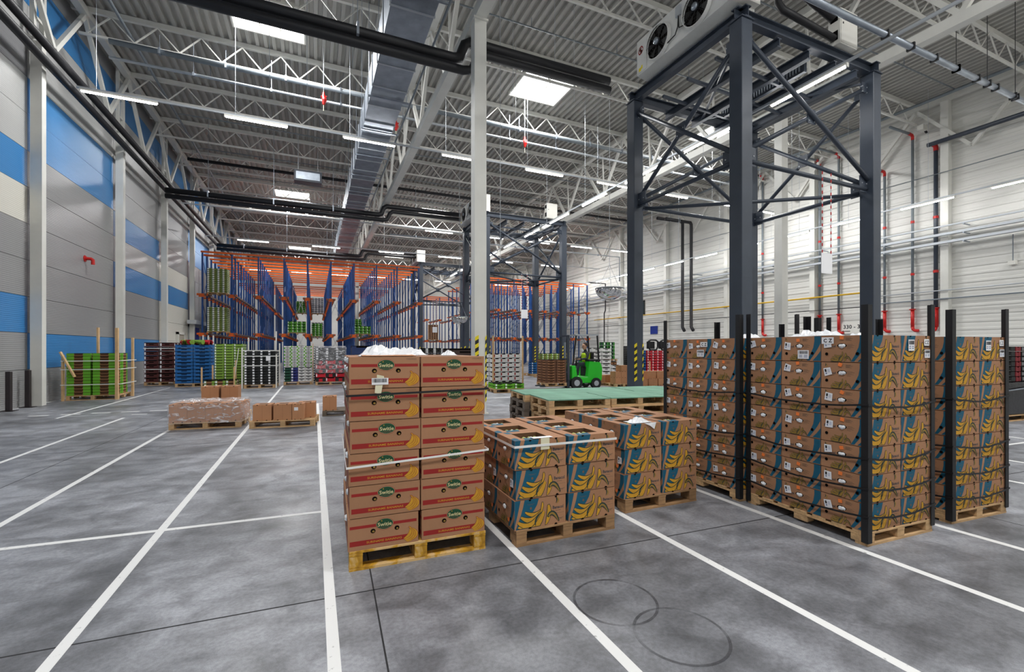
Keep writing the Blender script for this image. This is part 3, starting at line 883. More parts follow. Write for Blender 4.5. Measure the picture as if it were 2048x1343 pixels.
MB().path([(0, 0, .05), (.18, 0, .05), (.24, 0, 0), (.24, 0, -.16)], .06, 8).obj('stub', [m_red], t)
MB().tube((0, 0, .05), (.03, 0, .05), .12, 10).obj('flange', [m_red], t)
t = thing('alarm_box', 'small pale box on the white wall below the trays', 'box', (XR - .1, 9.0, 5.3))
MB().box(-.12, -.12, 0, .06, .12, .16).obj('box_body', [m_white], t); MB().tube((0, 0, .16), (0, 0, 1.3), .02, 6).obj('conduit', [m_grey], t)
t = thing('blue_sign', 'small blue sign on the white wall beyond the tower post', 'sign', (XR - .025, 31.3, 3.0))
MB().box(-.03, -.45, 0, 0, .45, .7).obj('board', [M('sign_blue', (20, 50, 140), .5)], t)

# ------------------------------------------------------------------ dome mirrors and hanging boards
m_mir = M('mirror_chrome', (225, 225, 225), .05, 1.0)
def dome(lbl, x, y, z, r=.6):
    t = thing('dome_mirror', lbl, 'mirror', (x, y, z))
    pts, rs = [], []
    for i in range(9):
        a = PI / 2 * i / 8
        pts.append((0, 0, r * .02 - r * .82 * math.sin(a) * 1.0)); rs.append(max(.004, r * math.cos(a)))
    MB().path(pts, rs, 24).obj('dome', [m_mir], t, smooth=True)
    MB().path([(0, 0, .02), (0, 0, .05)], r + .02, 24).obj('rim', [m_galvl], t)
    c = MB()
    for a in (0, 2.1, 4.2): c.tube((r * .9 * math.cos(a), r * .9 * math.sin(a), .05), (0, 0, 1.1), .008, 4)
    c.tube((0, 0, 1.1), (0, 0, 13.78 - z), .012, 4)
    c.obj('suspension_wire', [m_galvl], t)
dome('silver half dome mirror hanging beside the first tower post', 12.05, 16.6, 4.35, .62)
dome('smaller silver half dome mirror hanging beyond the white column', 8.15, 26.5, 3.6, .5)
def board(lbl, x, y, z, h=.5, w_=.42, top=6.0):
    t = thing('hanging_board', lbl, 'sign', (x, y, z))
    MB().box(-w_ / 2, -.006, -h / 2, w_ / 2, .006, h / 2).obj('board', [m_paper], t)
    for s in (-.8, .8):
        c = MB(); zz = h / 2; k = 0
        while zz < top - z:
            c.tube((s * w_ / 2, 0, zz), (s * w_ / 2, 0, zz + .07), .013, 5, k % 2); zz += .08; k += 1
        c.obj('chain', [m_red, m_paper], t)
board('blank white board hanging on red and white chains from the first tower', 11.55, 7.02, 3.8)
board('blank white board hanging on chains from the second tower', 11.1, 23.45, 3.7)
board('blank white board hanging on chains from the farther tower', 9.9, 39.65, 3.4)
t = thing('unit_heater', 'dark fan unit hanging under the roof left of the silver duct', 'heater', (-.3, 27.5, 11.2))
t['label'] = 'dark fan unit hanging under the roof between striped wall and silver duct'
MB().box(-.7, -.3, -.3, .7, .3, .3).obj('unit_body', [m_dark], t)
MB().box(-.6, -.32, -.2, .6, -.3, .2).obj('louvre', [m_galv], t)
MB().tube((-.5, 0, .3), (-.5, 0, 2.3), .012, 5).obj('suspension_wire', [m_galvl], t); MB().tube((.5, 0, .3), (.5, 0, 2.3), .012, 5).obj('suspension_wire', [m_galvl], t)
# thin suspension rods seen all over the roof
k = 0
for x, y, z0 in ((5.4, 13.2, 4.5), (6.2, 14.0, 9.9), (7.2, 16, 9.9), (8.0, 13, 10), (4.9, 12, 9.9), (6.7, 12, 9.9), (-1.2, 15, 9.6), (-.2, 15.6, 9.6), (1.0, 13.4, 9.6), (1.3, 14, 9.6), (14.9, 14, 9), (17, 15, 8.8), (19, 13, 7.4), (21, 14, 7.4), (23, 13, 7.4), (24, 16, 7.4), (22.4, 18, 7.4), (18.4, 19, 7.4), (20, 23, 7.4)):
    o = MB().tube((x, y, z0), (x, y, 13.78), .008, 4).obj('suspension_rod', [m_galvl])
    tag(o, 'thin bright suspension rod hanging from the roof trusses', 'rod', 'thin rods hanging from the roof')

# ------------------------------------------------------------------ drive-in racking
def rack(label, xs, ys, z1=2.66, z2=5.35, zt=8.36, lattice=True, braces=()):
    t = thing('pallet_rack', label, 'rack', (xs[0], ys[0], 0), 0)
    X0, Y0 = xs[0], ys[0]
    up = MB().box(-.05, -.05, 0, .05, .05, zt - .06).mesh('upright', [m_rblue])
    W, D = xs[-1] - X0, ys[-1] - Y0
    tb = MB().box(-.1, -.035, zt - .06, W + .1, .035, zt + .06).mesh('top_beam', [m_orange])
    rl = MB().box(-.06, -.25, 0, .06, D + .25, .12).mesh('pallet_rail', [m_rail])
    br = MB().box(-.2, -.05, -.1, .2, .05, .0).mesh('bracket', [m_orange])
    br_e = MB(); br_e.box(-.2, -.06, -.1, .2, .06, .06); br_e.box(-.32, -.04, 0, .32, .04, .14)
    bre = br_e.mesh('bracket', [m_orange])
    for x in xs:
        for y in ys:
            inst(up, 'upright', t, (x - X0, y - Y0, 0))
    for y in ys: inst(tb, 'top_beam', t, (0, y - Y0, 0))
    for i, y in enumerate(ys[:-1]):
        if i % 2 == 0: inst(tb, 'top_beam', t, (0, (y + ys[i + 1]) / 2 - Y0, -.1))
    for k, x in enumerate(xs):
        for z in (z1, z2):
            for s in (-.2, .2):
                if (k == 0 and s < 0) or (k == len(xs) - 1 and s > 0): continue
                inst(rl, 'pallet_rail', t, (x - X0 + s, 0, z))
            for i, y in enumerate(ys):
                inst(bre if i == 0 else br, 'bracket', t, (x - X0, y - Y0 - (.06 if i == 0 else 0), z))
    if lattice:
        gap = ys[1] - ys[0]
        dg = MB().bar((0, 0, 0), (0, gap, 1.35), .03, .03).mesh('diagonal_brace', [m_rblue])
        dh = MB().bar((0, gap, 0), (0, 0, 1.35), .03, .03).mesh('diagonal_brace', [m_rblue])
        for x in xs:
            for i in range(0, len(ys) - 1, 2):
                for j in range(5):
                    inst(dg if j % 2 else dh, 'diagonal_brace', t, (x - X0, ys[i] - Y0, .6 + 1.5 * j))
    for (xa, xb, yy, za, zb) in braces:
        MB().bar((xa - X0, yy - Y0, za), (xb - X0, yy - Y0, zb), .04, .04).obj('cross_rod', [m_galvl], t)
    return t
RX = [-7.0, -5.264, -3.64, -2.0, -.443, 1.182, 2.834, 4.513, 6.102, 7.83]
rack('blue drive-in racking with orange top beams beside the striped wall', RX, [36.8 + 1.45 * i for i in range(10)],
     braces=[(RX[k], RX[k + 1], 49.9, a, b_) for k in (1, 3, 5, 7) for a, b_ in ((.5, 4.2), (4.2, .5), (4.2, 8), (8, 4.2))])
rack('second run of blue racking standing behind the first, beyond a cross aisle', RX, [53.2 + 1.7 * i for i in range(6)], lattice=False)
RX2 = [14.32 + 1.66 * i for i in range(8)]
rack('blue racking with orange beams behind the second tower, near the white wall', RX2, [39.6 + 1.6 * i for i in range(8)])
rack('distant blue racking seen between the first racking and the second tower', [13.2 + 1.66 * i for i in range(5)], [57.0, 58.7, 60.4, 62.1], lattice=False)

# ------------------------------------------------------------------ pallets
def pallet_meshes(wd, dp, h, mats, tag_):
    """meshes for a block pallet wd (x) by dp (y) by h; boards run along x on top"""
    bh = .02
    d = {}
    d['deck_board'] = MB().box(0, 0, 0, wd, dp * .105, bh).mesh('deck_board', [mats], bevel=.002)
    d['stringer_board'] = MB().box(0, 0, 0, dp * .0 + .1, dp, bh).mesh('stringer_board', [mats])
    d['block'] = MB().box(0, 0, 0, .098, .138, h - 3 * bh - .001).mesh('block', [mats], bevel=.003)
    d['bottom_board'] = MB().box(0, 0, 0, wd, .1, bh).mesh('bottom_board', [mats])
    d['bottom_side'] = MB().box(0, 0, 0, .1, dp, bh).mesh('bottom_board', [mats])
    d['p'] = (wd, dp, h, bh)
    return d
_pal = {}
def pallet(label, loc, rz=0., wd=1.0, dp=1.2, h=.144, mat=None, decks=None, group=None, full=True):
    mat = mat or m_wood
    if not full:
        k = ('s', wd, dp, h, mat.name)
        if k not in _pal:
            mb = MB()
            for i in range(5): mb.box(0, i * (dp - .15) / 4, h - .03, wd, i * (dp - .15) / 4 + .15, h)
            for x in (0, wd / 2 - .06, wd - .12):
                mb.box(x, 0, 0, x + .12, dp, .02)
                for y in (0, dp / 2 - .07, dp - .14): mb.box(x, y, .02, x + .12, y + .14, h - .03)
            _pal[k] = mb.mesh('pallet', [mat])
        o = inst(None, 'pallet', None, loc, rz)
        tag(o, label, 'pallet', group or 'loaded pallets at the far rows')
        inst(_pal[k], 'pallet_frame', o)
        return o
    k = (wd, dp, h, mat.name, decks.name if decks else '')
    if k not in _pal:
        _pal[k] = pallet_meshes(wd, dp, h, mat, '')
        if decks: _pal[k]['deck_board'] = MB().box(0, 0, 0, wd, dp * .128, .02).mesh('deck_board', [decks], bevel=.002)
    m = _pal[k]; bh = .02
    t = thing('pallet', label, 'pallet', loc, rz, group or 'wooden pallets')
    nb = 7
    bw = dp * (.128 if decks else .105)
    for i in range(nb):
        o = inst(m['deck_board'], 'deck_board', t, (random.uniform(-.003, .003), i * (dp - bw) / (nb - 1), h - bh))
    xs = (.001, wd / 2 - .05, wd - .101)
    for x in xs:
        inst(m['stringer_board'], 'stringer_board', t, (x, 0, h - 2 * bh))
        for y in (.001, dp / 2 - .069, dp - .139):
            inst(m['block'], 'block', t, (x + .001, y, bh))
    for y in (.0, dp - .1): inst(m['bottom_board'], 'bottom_board', t, (0, y, 0))
    inst(m['bottom_side'], 'bottom_board', t, (wd / 2 - .05, .101, 0)).scale = (1, (dp - .202) / dp, 1)
    return t

# ------------------------------------------------------------------ fruit crates in the far rows
def crate_mesh(wd, dp, h, body, post, slot=True, patch=None, pw=.18, lid=None, side=None, pf=None):
    mats = [body, post, m_hole, patch or m_paper, side or body]
    wd, dp = wd * .965, dp * .98
    mb = MB()
    mb.box(0, 0, h * .02, wd, dp, h * .76)
    g = .004
    p = wd * pw
    q = dp * .2
    for x0, x1 in ((0, p), (wd - p, wd)):
        for y0, y1 in ((0, q), (dp - q, dp)):
            mb.box(x0 - g, y0 - g, h * .06, x1 + g, y1 + g, h * .93, 1)
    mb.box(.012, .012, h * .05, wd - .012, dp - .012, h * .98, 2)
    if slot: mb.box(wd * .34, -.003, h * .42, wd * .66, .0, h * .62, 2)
    if patch:
        F = Face(mb, (0, -.005, 0), (1, 0, 0), (0, 0, 1), .001)
        F.rect(.008, h * .18, pf * wd if pf else p * .95, h * .8, 3, 1)
        F = Face(mb, (wd + .005, 0, 0), (0, 1, 0), (0, 0, 1), .001)
        F.rect(.02, h * .2, q * .95, h * .78, 3, 1); F.rect(dp - q * .9, h * .2, dp - .02, h * .78, 3, 1)
    return mb.mesh('crate', mats)
def crates(desc, place, me, x0, y0, z0, nx, ny, nz, cx, cy, cz, side='+x', top=False, rz=0., cat='crate', group=None, name=None, word='layer', skip=None, jit=.006):
    c, s = math.cos(rz), math.sin(rz)
    for k in range(nz):
        for i in range(nx):
            for j in range(ny):
                sidei = nx - 1 if side == '+x' else 0
                if not (j == 0 or i == sidei or (top and k == nz - 1)): continue
                if skip and skip(i, j, k): continue
                mm = me[(i + k) % len(me)] if isinstance(me, list) else me
                lx, ly = i * cx + random.uniform(-jit, jit) * .5, j * cy + random.uniform(-jit, jit)
                o = inst(mm, name or desc.split()[-2].replace('-', '_') + '_' + desc.split()[-1], None, (x0 + lx * c - ly * s, y0 + lx * s + ly * c, z0 + k * cz), rz)
                where = (ORD[i] + ' column') if j == 0 else ('rear row' + ('' if i == sidei else ' column ' + ORD[i]))
                tag(o, '%s %s layer up, %s, %s' % (desc, ORD[k], where, place), cat, group or (desc + ' ' + place))
def C(n, rgb, **k): return M('crate_' + n, rgb, .7, rnd=.1, **k)
k_green, k_kraft, k_lime, k_leaf = C('lime', (104, 178, 40)), C('kraft', (138, 96, 62)), C('leaf', (128, 164, 62)), C('moss', (106, 128, 62))
k_brown, k_blue, k_black, k_white = C('brown', (78, 30, 26)), C('blue', (24, 96, 160)), C('black', (26, 28, 28)), C('white', (228, 228, 226))
k_navy, k_dgreen, k_red, k_olive, k_purple = C('navy', (40, 48, 120)), C('dark_green', (20, 70, 52)), C('red', (196, 22, 40)), C('olive', (128, 138, 60)), C('purple', (92, 60, 140))
g_green = [crate_mesh(.62, .5, .1, k_kraft, k_green, True, None, .3)]
def strapband(lbl, x0, y0, x1, y1, z, th=.02, mat=None, rz=0., sag=None, grp=None):
    mb = MB(); e = .006
    mb.box(x0 - e, y0 - e, -th / 2, x1 + e, y0 - e + .003, th / 2); mb.box(x0 - e, y1 + e - .003, -th / 2, x1 + e, y1 + e, th / 2)
    mb.box(x0 - e, y0 - e, -th / 2, x0 - e + .003, y1 + e, th / 2); mb.box(x1 + e - .003, y0 - e, -th / 2, x1 + e, y1 + e, th / 2)
    o = mb.obj('strap', [mat or m_strapw]); o.location.z = z
    tag(o, lbl, 'strap', grp)
    return o
def plank(lbl, p, q, wd=.1, th=.05, mat=None, name='wooden_post', cat='post', grp=None):
    o = MB().bar((0, 0, 0), Vector(q) - Vector(p), wd, th, 0, (1, 0, 0)).obj(name, [mat or m_woodl])
    o.location = p
    return tag(o, lbl, cat, grp)
# green trays with tall posts by the striped wall
pallet('pallet under the lime green trays by the striped wall', (-7.42, 19.3, 0), 0, 1.36, 1.2, .15)
crates('lime green and kraft tray', 'pallet with tall wooden posts', g_green, -7.40, 19.32, .152, 2, 2, 14, .665, .55, .1)
plank('tall wooden post behind the lime green trays', (-7.0, 20.5, .0), (-7.0, 20.5, 2.45), .12)
plank('tall wooden post at the front corner of the lime green trays', (-6.07, 19.22, 0), (-6.07, 19.22, 2.4), .1, .08)
plank('wooden post at the far side corner of the lime green trays', (-5.98, 20.35, 0), (-5.98, 20.35, 2.1), .1, .06)
plank('wooden post at the wall corner of the lime green trays', (-7.46, 19.24, 0), (-7.46, 19.24, 1.5), .1, .05)
plank('loose wooden plank leaning against the lime green trays', (-7.15, 19.2, .78), (-7.5, 19.17, 1.6), .11, .04)
for i, z in enumerate((.52, 1.02, 1.3)):
    strapband('white strap round the lime green trays, %s from the floor' % ORD[i], -7.5, 19.18, -5.95, 20.6, z, .025)
# back row
brown_m = crate_mesh(.56, .6, .2, k_brown, k_brown, True, m_paper, .12)
pallet('pallet under the dark red brown crates', (-7.15, 25.7, 0), 0, 1.2, 1.2, .15)
crates('dark red brown crate', 'beside the striped wall', brown_m, -7.14, 25.72, .152, 2, 2, 9, .59, .6, .205)
for i, z in enumerate((.75, 1.72)):
    strapband('white strap round the red brown crates, %s one' % ['lower', 'upper'][i], -7.16, 25.68, -5.94, 26.92, z, .03)
blue_m = crate_mesh(.67, .55, .155, k_blue, k_blue, True, None, .1)
pallet('pallet under the bright blue crates', (-5.63, 24.2, 0), 0, 1.36, 1.15, .15)
crates('bright blue crate', 'beside the red brown crates', blue_m, -5.62, 24.22, .152, 2, 2, 11, .68, .56, .159)
for i, (x, y) in enumerate(((-4.9, 25.9), (-4.7, 25.95), (-4.5, 26.0))):
    plank('white corner profile standing behind the blue crates, %s of three' % ORD[i], (x, y, 0), (x, y, 2.35), .07, .05, m_white, 'corner_profile', 'corner profile')
mbz = MB()
for i in range(24):
    mbz.path([(random.uniform(0, 1.2), random.uniform(0, .9), 0), (random.uniform(0, 1.2), random.uniform(0, .9), .09)], [.12, .02], 6, i % 2)
o = mbz.obj('fruit_heap', [k_lime, k_red]); o.location = (-5.55, 24.3, 2.0); o['kind'] = 'stuff'
tag(o, 'green and red fruit heaped in the top blue crates', 'fruit', None, 'stuff')
gr2 = crate_mesh(.35, .5, .117, k_lime, k_lime, False, m_paper, .16)
pallet('pallet under the tall green white-patched crates', (-3.93, 22.9, 0), 0, 1.1, 1.15, .15)
crates('leaf green white-patched crate', 'beside the blue crates', gr2, -3.92, 22.92, .152, 3, 2, 15, .36, .55, .118)
low = crate_mesh(.36, .5, .12, k_kraft, k_lime, False, m_paper, .22)
pallet('pallet under the low green crates with short posts', (-4.12, 21.7, 0), 0, 1.2, .95, .15)
crates('kraft green low crate', 'with short posts', low, -4.08, 21.72, .152, 3, 2, 2, .38, .47, .125, top=True)
for i, (x, y, z) in enumerate(((-4.15, 21.68, .95), (-3.95, 22.7, 1.0), (-3.02, 21.68, .95), (-3.1, 22.7, 1.2))):
    plank('short wooden post %s the low green crates' % ['at the wall-side front of', 'at the wall-side back of', 'at the aisle-side front of', 'at the aisle-side back of'][i], (x, y, 0), (x, y, z), .07, .05)
blk = crate_mesh(.3, .5, .112, k_black, k_black, False, m_paper, .3)
pallet('pallet under the black white-patched crates', (-2.75, 22.2, 0), -.05, 1.2, 1.15, .15)
crates('black white-patched crate', 'inside white corner profiles', blk, -2.73, 22.22, .152, 4, 2, 13, .302, .55, .115, rz=-.05, jit=.012)
for i, (x, y, z) in enumerate(((-2.8, 22.15, 1.75), (-1.5, 22.08, 1.45), (-1.45, 23.3, 1.95), (-2.7, 23.35, 2.2), (-1.62, 23.25, 2.5))):
    plank('white corner profile %s the black crates' % ['at the front wall-side corner of', 'at the front aisle-side corner of', 'at the rear aisle-side corner of', 'behind', 'standing tallest beside'][i], (x, y, 0), (x + (.04 if i == 4 else 0), y, z), .08, .05, m_white, 'corner_profile', 'corner profile')
plank('white profile leaning on the green crates beside the black ones', (-3.12, 22.1, 0), (-2.92, 22.12, 1.72), .07, .02, m_white, 'corner_profile', 'corner profile')
for i, z in enumerate((.97, 1.38, 1.62)):
    strapband('white band round the black crates, %s from the floor' % ORD[i], -2.82, 22.12, -1.46, 23.35, z, .035)
o = MB().box(0, 0, 0, .17, .004, .22).obj('paper_note', [m_paper]); o.location = (-1.9, 22.08, 1.18); tag(o, 'white paper note stuck on the black crates', 'paper')
wht = crate_mesh(.29, .5, .075, k_white, k_white, True, None, .1)
wht2 = crate_mesh(.29, .5, .075, k_white, k_green, True, None, .16)
pallet('pallet under the white crates and mixed boxes', (-1.3, 23.5, 0), 0, 1.22, 1.2, .15)
boxw = crate_mesh(.29, .5, .13, k_white, k_white, True, None, .1); boxn = crate_mesh(.29, .5, .13, k_navy, k_navy, False, m_paper, .3); boxg = crate_mesh(.29, .5, .13, k_dgreen, k_dgreen, False, m_paper, .12)
for i, (me, nm) in enumerate(((boxg, 'dark green box'), (boxn, 'navy blue box'), (boxw, 'white box, inner column'), (boxw, 'white box, outer column'))):
    crates(nm, 'under the white crates', me, -1.28 + i * .3, 23.52, .152, 1, 2, 5, .3, .55, .135)
crates('small white crate with green corners', 'on the mixed boxes', [wht, wht2], -1.28, 23.52, .83, 4, 2, 13, .3, .55, .078)
plank('thin wooden board standing beside the white crates, aisle side', (-.045, 23.4, 0), (-.045, 23.4, 1.95), .09, .03)
redm = crate_mesh(.43, .5, .2, k_red, k_red, False, m_paper, .14); redk = crate_mesh(.43, .5, .2, k_red, k_black, False, None, .3)
pallet('pallet under the film wrapped red boxes', (.06, 22.9, 0), 0, 1.3, 1.2, .15)
crates('red box', 'under wrapping film beside the white crates', [redk, redm], .08, 22.92, .152, 3, 2, 5, .435, .55, .205)
crates('black patched crate', 'on the wrapped red boxes', crate_mesh(.43, .5, .11, k_black, k_black, False, m_paper, .25), .08, 22.92, 1.18, 3, 2, 5, .435, .55, .113)
crates('black narrow crate', 'in the tall stack beside the wrapped boxes', crate_mesh(.22, .5, .12, k_black, k_black, False, m_paper, .25), -.02, 24.6, .002, 2, 2, 15, .23, .55, .122)

# crates to the right of the white column
strw = crate_mesh(.31, .5, .19, k_white, k_white, False, m_pred, .22)
pallet('pallet under the white crates with red prints behind the white column', (6.9, 17.6, 0), 0, 1.28, 1.2, .15)
crates('white red-printed crate', 'behind the white column', strw, 6.91, 17.62, .152, 4, 2, 7, .315, .55, .193, side='x0')
plank('wooden post beside the red-printed crates, column side', (6.86, 17.55, 0), (6.86, 17.55, 2.25), .08, .05)
plank('wooden post beside the red-printed crates, tower side', (8.2, 17.5, 0), (8.2, 17.5, 2.25), .08, .05)
pallet('low pallet carrying few green crates behind the white column', (6.3, 16.0, 0), -.1, 1.2, 1.1, .15)
crates('fresh green low crate', 'behind white column', crate_mesh(.38, .5, .1, k_green, k_green, True, m_paper, .2), 6.36, 16.05, .152, 3, 2, 2, .4, .52, .105, side='x0', top=True, rz=-.1)
pallet('pallet under the small purple crates', (12.0, 28.2, 0), 0, .7, 1.2, .15, full=False)
crates('purple crate', 'beside the second tower post', crate_mesh(.3, .5, .14, k_purple, k_purple, False, m_paper, .2), 12.03, 28.22, .152, 2, 1, 5, .33, .5, .145, side='x0')
pallet('pallet under the small dark blue crates', (12.3, 24.9, 0), 0, .8, 1.2, .15, full=False)
crates('dark blue crate', 'beyond the second tower post', crate_mesh(.36, .5, .14, k_blue, k_blue, False, m_paper, .2), 12.31, 24.92, .152, 2, 1, 5, .38, .5, .145, side='x0')
pallet('pallet under the olive crates', (12.05, 23.0, 0), 0, 1.25, 1.2, .15, full=False)
crates('olive green crate', 'left of the forklift'.replace('left of', 'behind'), crate_mesh(.3, .5, .125, k_olive, k_lime, False, m_paper, .18), 12.06, 23.02, .152, 4, 1, 10, .31, .5, .128, side='x0')
pallet('pallet under the tall white boxes behind the forklift', (12.95, 19.3, 0), 0, 1.2, 1.2, .15, full=False)
whb = crate_mesh(.56, .5, .19, k_white, k_white, True, None, .1)
crates('tall white box', 'behind the forklift', whb, 12.97, 19.32, .152, 2, 2, 8, .59, .55, .2, side='x0')
crates('short white box', 'beside the tall white boxes', whb, 14.5, 20.6, .02, 2, 1, 4, .6, .5, .2, side='x0')
crates('leaf green box', 'above the white boxes', crate_mesh(.38, .5, .22, k_dgreen, C('mid_green', (50, 130, 40)), True, m_paper, .3), 17.4, 24.6, 1.02, 2, 1, 5, .5, .5, .225, side='x0')
pallet('pallet raised under the leaf green boxes', (17.35, 24.55, .88), 0, 1.1, 1.0, .14, full=False)
crates('grey lower box', 'under the leaf green boxes', crate_mesh(.5, .5, .28, k_kraft, k_kraft, True, None, .1), 17.4, 24.6, 0.02, 2, 1, 3, .55, .5, .285, side='x0')
crates('black and white crate', 'behind the hazard taped post', crate_mesh(.32, .5, .13, k_black, k_black, False, m_paper, .3), 18.9, 24.0, .02, 4, 1, 14, .33, .5, .133, side='x0')
crates('blue thin crate', 'beside the red crates', crate_mesh(.3, .5, .14, k_blue, k_blue, False, None, .1), 16.1, 19.7, .02, 2, 1, 11, .32, .5, .145, side='x0')
crates('bright red crate', 'beyond the hazard taped post', crate_mesh(.33, .5, .14, k_red, k_red, False, m_paper, .2), 16.75, 19.6, .02, 5, 1, 11, .34, .5, .145, side='x0')
def folded(lbl, x, y, z):
    t = thing('black_basket', lbl, 'basket', (x, y, z))
    MB().path([(0, 0, .3), (0, 0, 0), (.1, 0, -.15), (.55, 0, -.15), (.65, 0, 0), (.65, 0, .3), (.5, 0, .38), (.15, 0, .38), (0, 0, .3)], .05, 6).obj('frame', [m_blackp], t)
    MB().box(.12, .1, -.1, .52, .3, .3).obj('tub', [m_blackp], t)
folded('black plastic basket upside down on the red crates, first of two', 16.9, 19.7, 1.80)
folded('black plastic basket upside down on the red crates, second of two', 17.75, 19.7, 1.80)
plank('short wooden post standing in front of the red crates', (16.3, 18.9, 0), (16.3, 18.9, 1.05), .06, .04)
# loads in the racking
rk1 = crate_mesh(.29, .5, .125, k_olive, k_leaf, False, m_paper, .25, pf=.42)
def rload(desc, place, me, x, y, z, nx, nz, cx, cz, ny=1):
    pallet('pallet under the ' + desc + ' load ' + place, (x - .02, y - .02, z + .121), 0, nx * cx + .04, 1.15, .13, full=False, group='pallets standing in the racking')
    crates(desc, place, me, x, y, z + .255, nx, ny, nz, cx, .55, cz)
rload('pale green crate', 'on the lower rack level by the wall', rk1, -6.75, 36.9, 2.66, 4, 13, .3, .13, 2)
rload('faded green crate', 'on the upper rack level by the wall', rk1, -6.75, 36.9, 5.35, 4, 13, .3, .13, 2)
rk2 = crate_mesh(.3, .5, .2, C('grass', (70, 140, 40)), k_green, False, m_paper, .2)
rload('grass green box', 'in the fourth bay of the racking', rk2, -1.78, 37.2, 2.66, 4, 4, .31, .21)
rload('grass green carton', 'in the seventh bay of the racking', rk2, 3.0, 38.2, 2.66, 4, 3, .31, .21)
rload('dark green rear box', 'deep in the fourth bay', rk2, -.2 + .0, 47.5, 2.66, 3, 6, .31, .21)
rload('grey white box', 'deep in the fifth bay', crate_mesh(.3, .5, .2, C('greyw', (170, 176, 180)), k_white, False, m_paper, .2), -.25, 54.0, 2.66, 4, 8, .31, .21)
rload('pale grey box', 'high and deep in the fifth bay', crate_mesh(.3, .5, .2, C('greyp', (176, 182, 186)), k_white, False, m_paper, .2), -.25, 54.0, 5.35, 4, 8, .31, .21)
rload('deep green box', 'deep in the seventh bay', rk2, 3.0, 46.0, 2.66, 4, 8, .31, .21)
rload('mossy green box', 'high and deep in the fourth bay', rk2, -1.78, 54.0, 5.35, 4, 6, .31, .21)
rload('tan carton', 'in the racking behind the second tower', crate_mesh(.3, .5, .2, k_kraft, C('tan', (196, 150, 110)), False, None, .2), 13.5, 57.2, 2.66, 4, 9, .31, .21)

# ------------------------------------------------------------------ banana cartons
BOXM = [m_card, m_pteal, m_pyel, m_pline, m_pgrey, m_hole, m_pblk, m_cardin, m_pyeld, m_pred, m_pgreen, m_pcream, m_card, M('printed_slate', (66, 66, 70), .75)]
def hand(F, x, y, s, fill, line, k0=1, small=False):
    """hand of bananas with a half peeled one, lower corner at x,y; s = scale"""
    f = lambda px, py: (x + px * s, y + py * s)
    fs = [((1.05, .62), (.82, .30), (.40, .58), .155), ((1.05, .60), (.74, .05), (.24, .43), .20), ((1.07, .58), (.66, -.20), (.13, .27), .235), ((1.12, .52), (.68, -.50), (.14, .11), .25)]
    ym = y + .012 if not small else y + .006
    for i, (p, c, q, wd) in enumerate(fs):
        F.finger(f(*p), f(*c), f(*q), (wd + .035) * s, line, k0 + i * 2, 12, ym - .004, (.42, 1., .42))
        F.finger(f(*p), f(*c), f(*q), (wd - .02) * s, fill, k0 + i * 2 + 1, 12, ym, (.42, 1., .34))
    F.finger(f(1.06, .86), f(1.09, .68), f(.98, .46), .12 * s, line, k0 + 8, 7, ym); F.finger(f(1.06, .84), f(1.09, .68), f(.98, .48), .08 * s, fill, k0 + 9, 7, ym)
    F.finger(f(1.02, .50), f(.72, .30), f(.80, .06), .07 * s, line, k0 + 10, 8, ym)
    F.finger(f(1.30, .74), f(1.38, .40), f(1.18, .0), .20 * s, line, k0 + 8, 8, ym - .004); F.finger(f(1.30, .72), f(1.38, .40), f(1.19, .02), .155 * s, fill, k0 + 9, 8, ym)
    F.finger(f(1.27, .30), f(1.46, .62), f(1.72, .10), .17 * s, line, k0 + 10, 9, ym); F.finger(f(1.30, .32), f(1.46, .58), f(1.69, .12), .075 * s, m_i_dull, k0 + 11, 9, ym)
m_i_dull = 8
